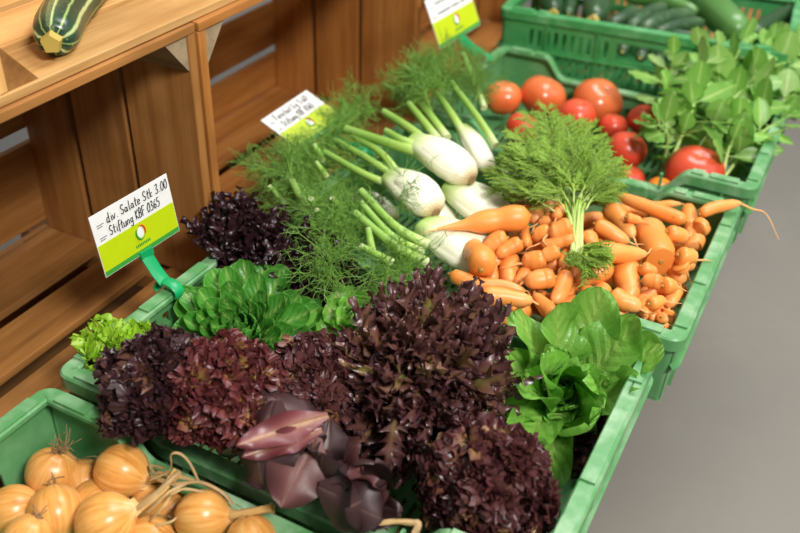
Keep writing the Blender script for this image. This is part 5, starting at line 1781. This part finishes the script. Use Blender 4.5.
def price_card(label, pos, rot, W, H, lines, arm_to, seed, clip_at=0.5):
    a, b, g = rot
    Rz = np.array([[math.cos(a), -math.sin(a), 0], [math.sin(a), math.cos(a), 0], [0, 0, 1]])
    Rx = np.array([[1, 0, 0], [0, math.cos(b), -math.sin(b)], [0, math.sin(b), math.cos(b)]])
    Ry = np.array([[math.cos(g), 0, math.sin(g)], [0, 1, 0], [-math.sin(g), 0, math.cos(g)]])
    RR = Rz @ Rx @ Ry
    pos = np.asarray(pos, float)
    # frame: u across from the left edge, v up from the lower edge, o out of the front
    F = lambda u, v, o=0.0: pos + RR @ V(u - W / 2, -o, v)
    arm = np.asarray(arm_to, float)
    t = thing('price_card', label, 'price card', arm)
    m = MB()

    def slab(m, u0, u1, v0, v1, o0, o1, mi=0):
        v = [F(u, v_, o) for o in (o0, o1) for (u, v_) in ((u0, v0), (u1, v0), (u1, v1), (u0, v1))]
        m.add(v, [(3, 2, 1, 0), (4, 5, 6, 7), (0, 1, 5, 4), (1, 2, 6, 5), (2, 3, 7, 6), (3, 0, 4, 7)], mi=mi)
    slab(m, 0, W, 0, H, -0.0012, 0.0)
    m.build('card', 'card', t, smooth=False)
    m = MB()
    slab(m, 0.0006, W - 0.0006, H * 0.085, H * 0.52, 0.0, 0.0002, 0)
    slab(m, 0.0006, W - 0.0006, 0.0006, H * 0.085, 0.0, 0.0002, 1)
    m.build('printed_band', ['lime', 'leafgreen'], t, smooth=False)
    m, g_ = MB(), MB()
    for k, (txt, u0, wd) in enumerate(lines):
        v = H * (0.79 if k == 0 else 0.585)
        handwriting(m, txt, W * u0, v, H * 0.145, F, W * wd, seed=seed + k)
        for j in range(2):
            slab(g_, W * 0.055, W * (0.14 - 0.02 * j), v + H * (0.02 - 0.035 * j), v + H * (0.033 - 0.035 * j), 0.0002, 0.0004)
    m.build('handwriting', 'ink', t)
    g_.build('small_print', 'greyink', t, smooth=False)
    # round mark with a white drop, a green and a red sweep
    m = MB()
    cu, cv = W * 0.52, H * 0.36
    ring = [F(cu + H * 0.062 * math.cos(k * PI / 12), cv + H * 0.088 * math.sin(k * PI / 12), 0.0005) for k in range(24)]
    m.add(ring + [F(cu, cv, 0.0006)], [(k, (k + 1) % 24, 24) for k in range(24)], mi=0)
    for mi, a0, a1 in ((1, 0.75 * PI, 1.75 * PI), (2, -0.2 * PI, 0.55 * PI)):
        arc = [F(cu + H * 0.085 * math.cos(a0 + (a1 - a0) * k / 10), cv + H * 0.115 * math.sin(a0 + (a1 - a0) * k / 10), 0.0006) for k in range(11)]
        tube(m, arc, H * 0.016 * np.sin(np.linspace(0.3, PI - 0.1, 11)), 6, mi=mi)
    for k in range(9):
        u = cu - H * 0.14 + k * H * 0.032
        slab(m, u, u + H * 0.020, cv - H * 0.215, cv - H * 0.17, 0.0002, 0.0005, 1)
    m.build('printed_mark', ['card', 'greenink', 'redink'], t, smooth=False)
    # clip: jaw under the card, arm, snap-on foot over the rim
    m = MB()
    cu = W * clip_at
    slab(m, cu - 0.010, cu + 0.010, -0.006, 0.004, -0.004, 0.003)
    p0 = F(cu, -0.004, -0.001)
    n_ = RR @ V(0, -1, 0)
    tube(m, smooth_path([p0, p0 + (arm - p0) * 0.55 + V(0, 0.002, 0.004), arm + V(0, 0.004, 0.013)], 12), 0.0105, 10, flat=0.25, up=V(0, 1, 0.3))
    c0 = arm + V(0, 0, 0.004)
    arc = [c0 + V(0, 0.018 * math.cos(q), 0.012 * math.sin(q)) for q in np.linspace(-0.5, PI + 0.5, 14)]
    tube(m, arc, 0.0085, 10, flat=0.3, up=V(0, 0, 1))
    m.build('clip', 'clip', t, sharp=50)
    return t


price_card('price card for the lettuces, white and lime, standing on the back rim', (0.189, 0.622, 0.048), (-0.1054, -0.0734, -0.0521), 0.125, 0.085,
           [('div. Salate Stk 3.00', 0.17, 0.80), ('Stiftung KBF 0365', 0.17, 0.66)], (0.190, 0.590, -0.001), 1, 0.52)
price_card('price card leaning back over the fennel fronds, fronds across its lower edge', (0.641, 0.637, 0.029), (-0.2818, -1.1684, -0.2267), 0.125, 0.085,
           [('Fenchel kg 5.60', 0.17, 0.70), ('Stiftung KBF 0365', 0.17, 0.66)], (0.650, 0.568, -0.001), 5)
price_card('price card cut off at the top edge, clipped to the tomato crate corner', (1.1, 0.597, 0.067), (-0.2, -0.4, -0.1), 0.143, 0.097,
           [('~~~~ ~~ ~~', 0.17, 0.70), ('~~~~~ ~~~ ~~', 0.17, 0.66)], (1.135, 0.560, 0.012), 9)
# ------------------------------------------------------------------ light
def area(name, loc, target, size, power, col=(1, 1, 1)):
    l = bpy.data.lights.new(name, 'AREA')
    l.shape = 'RECTANGLE'
    l.size, l.size_y = size
    l.energy = power
    l.color = col
    o = bpy.data.objects.new(name, l)
    C.objects.link(o)
    o.location = loc
    d = Vector(target) - Vector(loc)
    o.rotation_euler = d.to_track_quat('-Z', 'Y').to_euler()
    return o


area('hall_lamp', (-0.75, -1.55, 2.35), (0.5, 0.4, 0), (0.65, 0.5), 112, (1.0, 0.97, 0.93))
area('aisle_fill_light', (1.6, -2.4, 2.5), (0.6, 0.4, 0), (2.4, 1.6), 22, (1.0, 0.98, 0.95))  # wide weak fill from the aisle side; no window in the scene
area('market_hall_daylight', (1.9, -0.1, 2.9), (0.8, 0.3, 0), (1.6, 1.6), 88, (1.0, 0.99, 0.97))
w = bpy.data.worlds.new('hall')
bpy.context.scene.world = w
w.use_nodes = True
w.node_tree.nodes['Background'].inputs[0].default_value = (1.0, 0.98, 0.96, 1)
w.node_tree.nodes['Background'].inputs[1].default_value = 0.28
sc = bpy.context.scene
sc.view_settings.view_transform = 'Standard'
sc.view_settings.look = 'None'
sc.view_settings.exposure = 0.0
sc.view_settings.gamma = 1.0
sc.view_settings.use_curve_mapping = False
for o in list(bpy.data.objects):
    if '_loc' in o:
        del o['_loc']
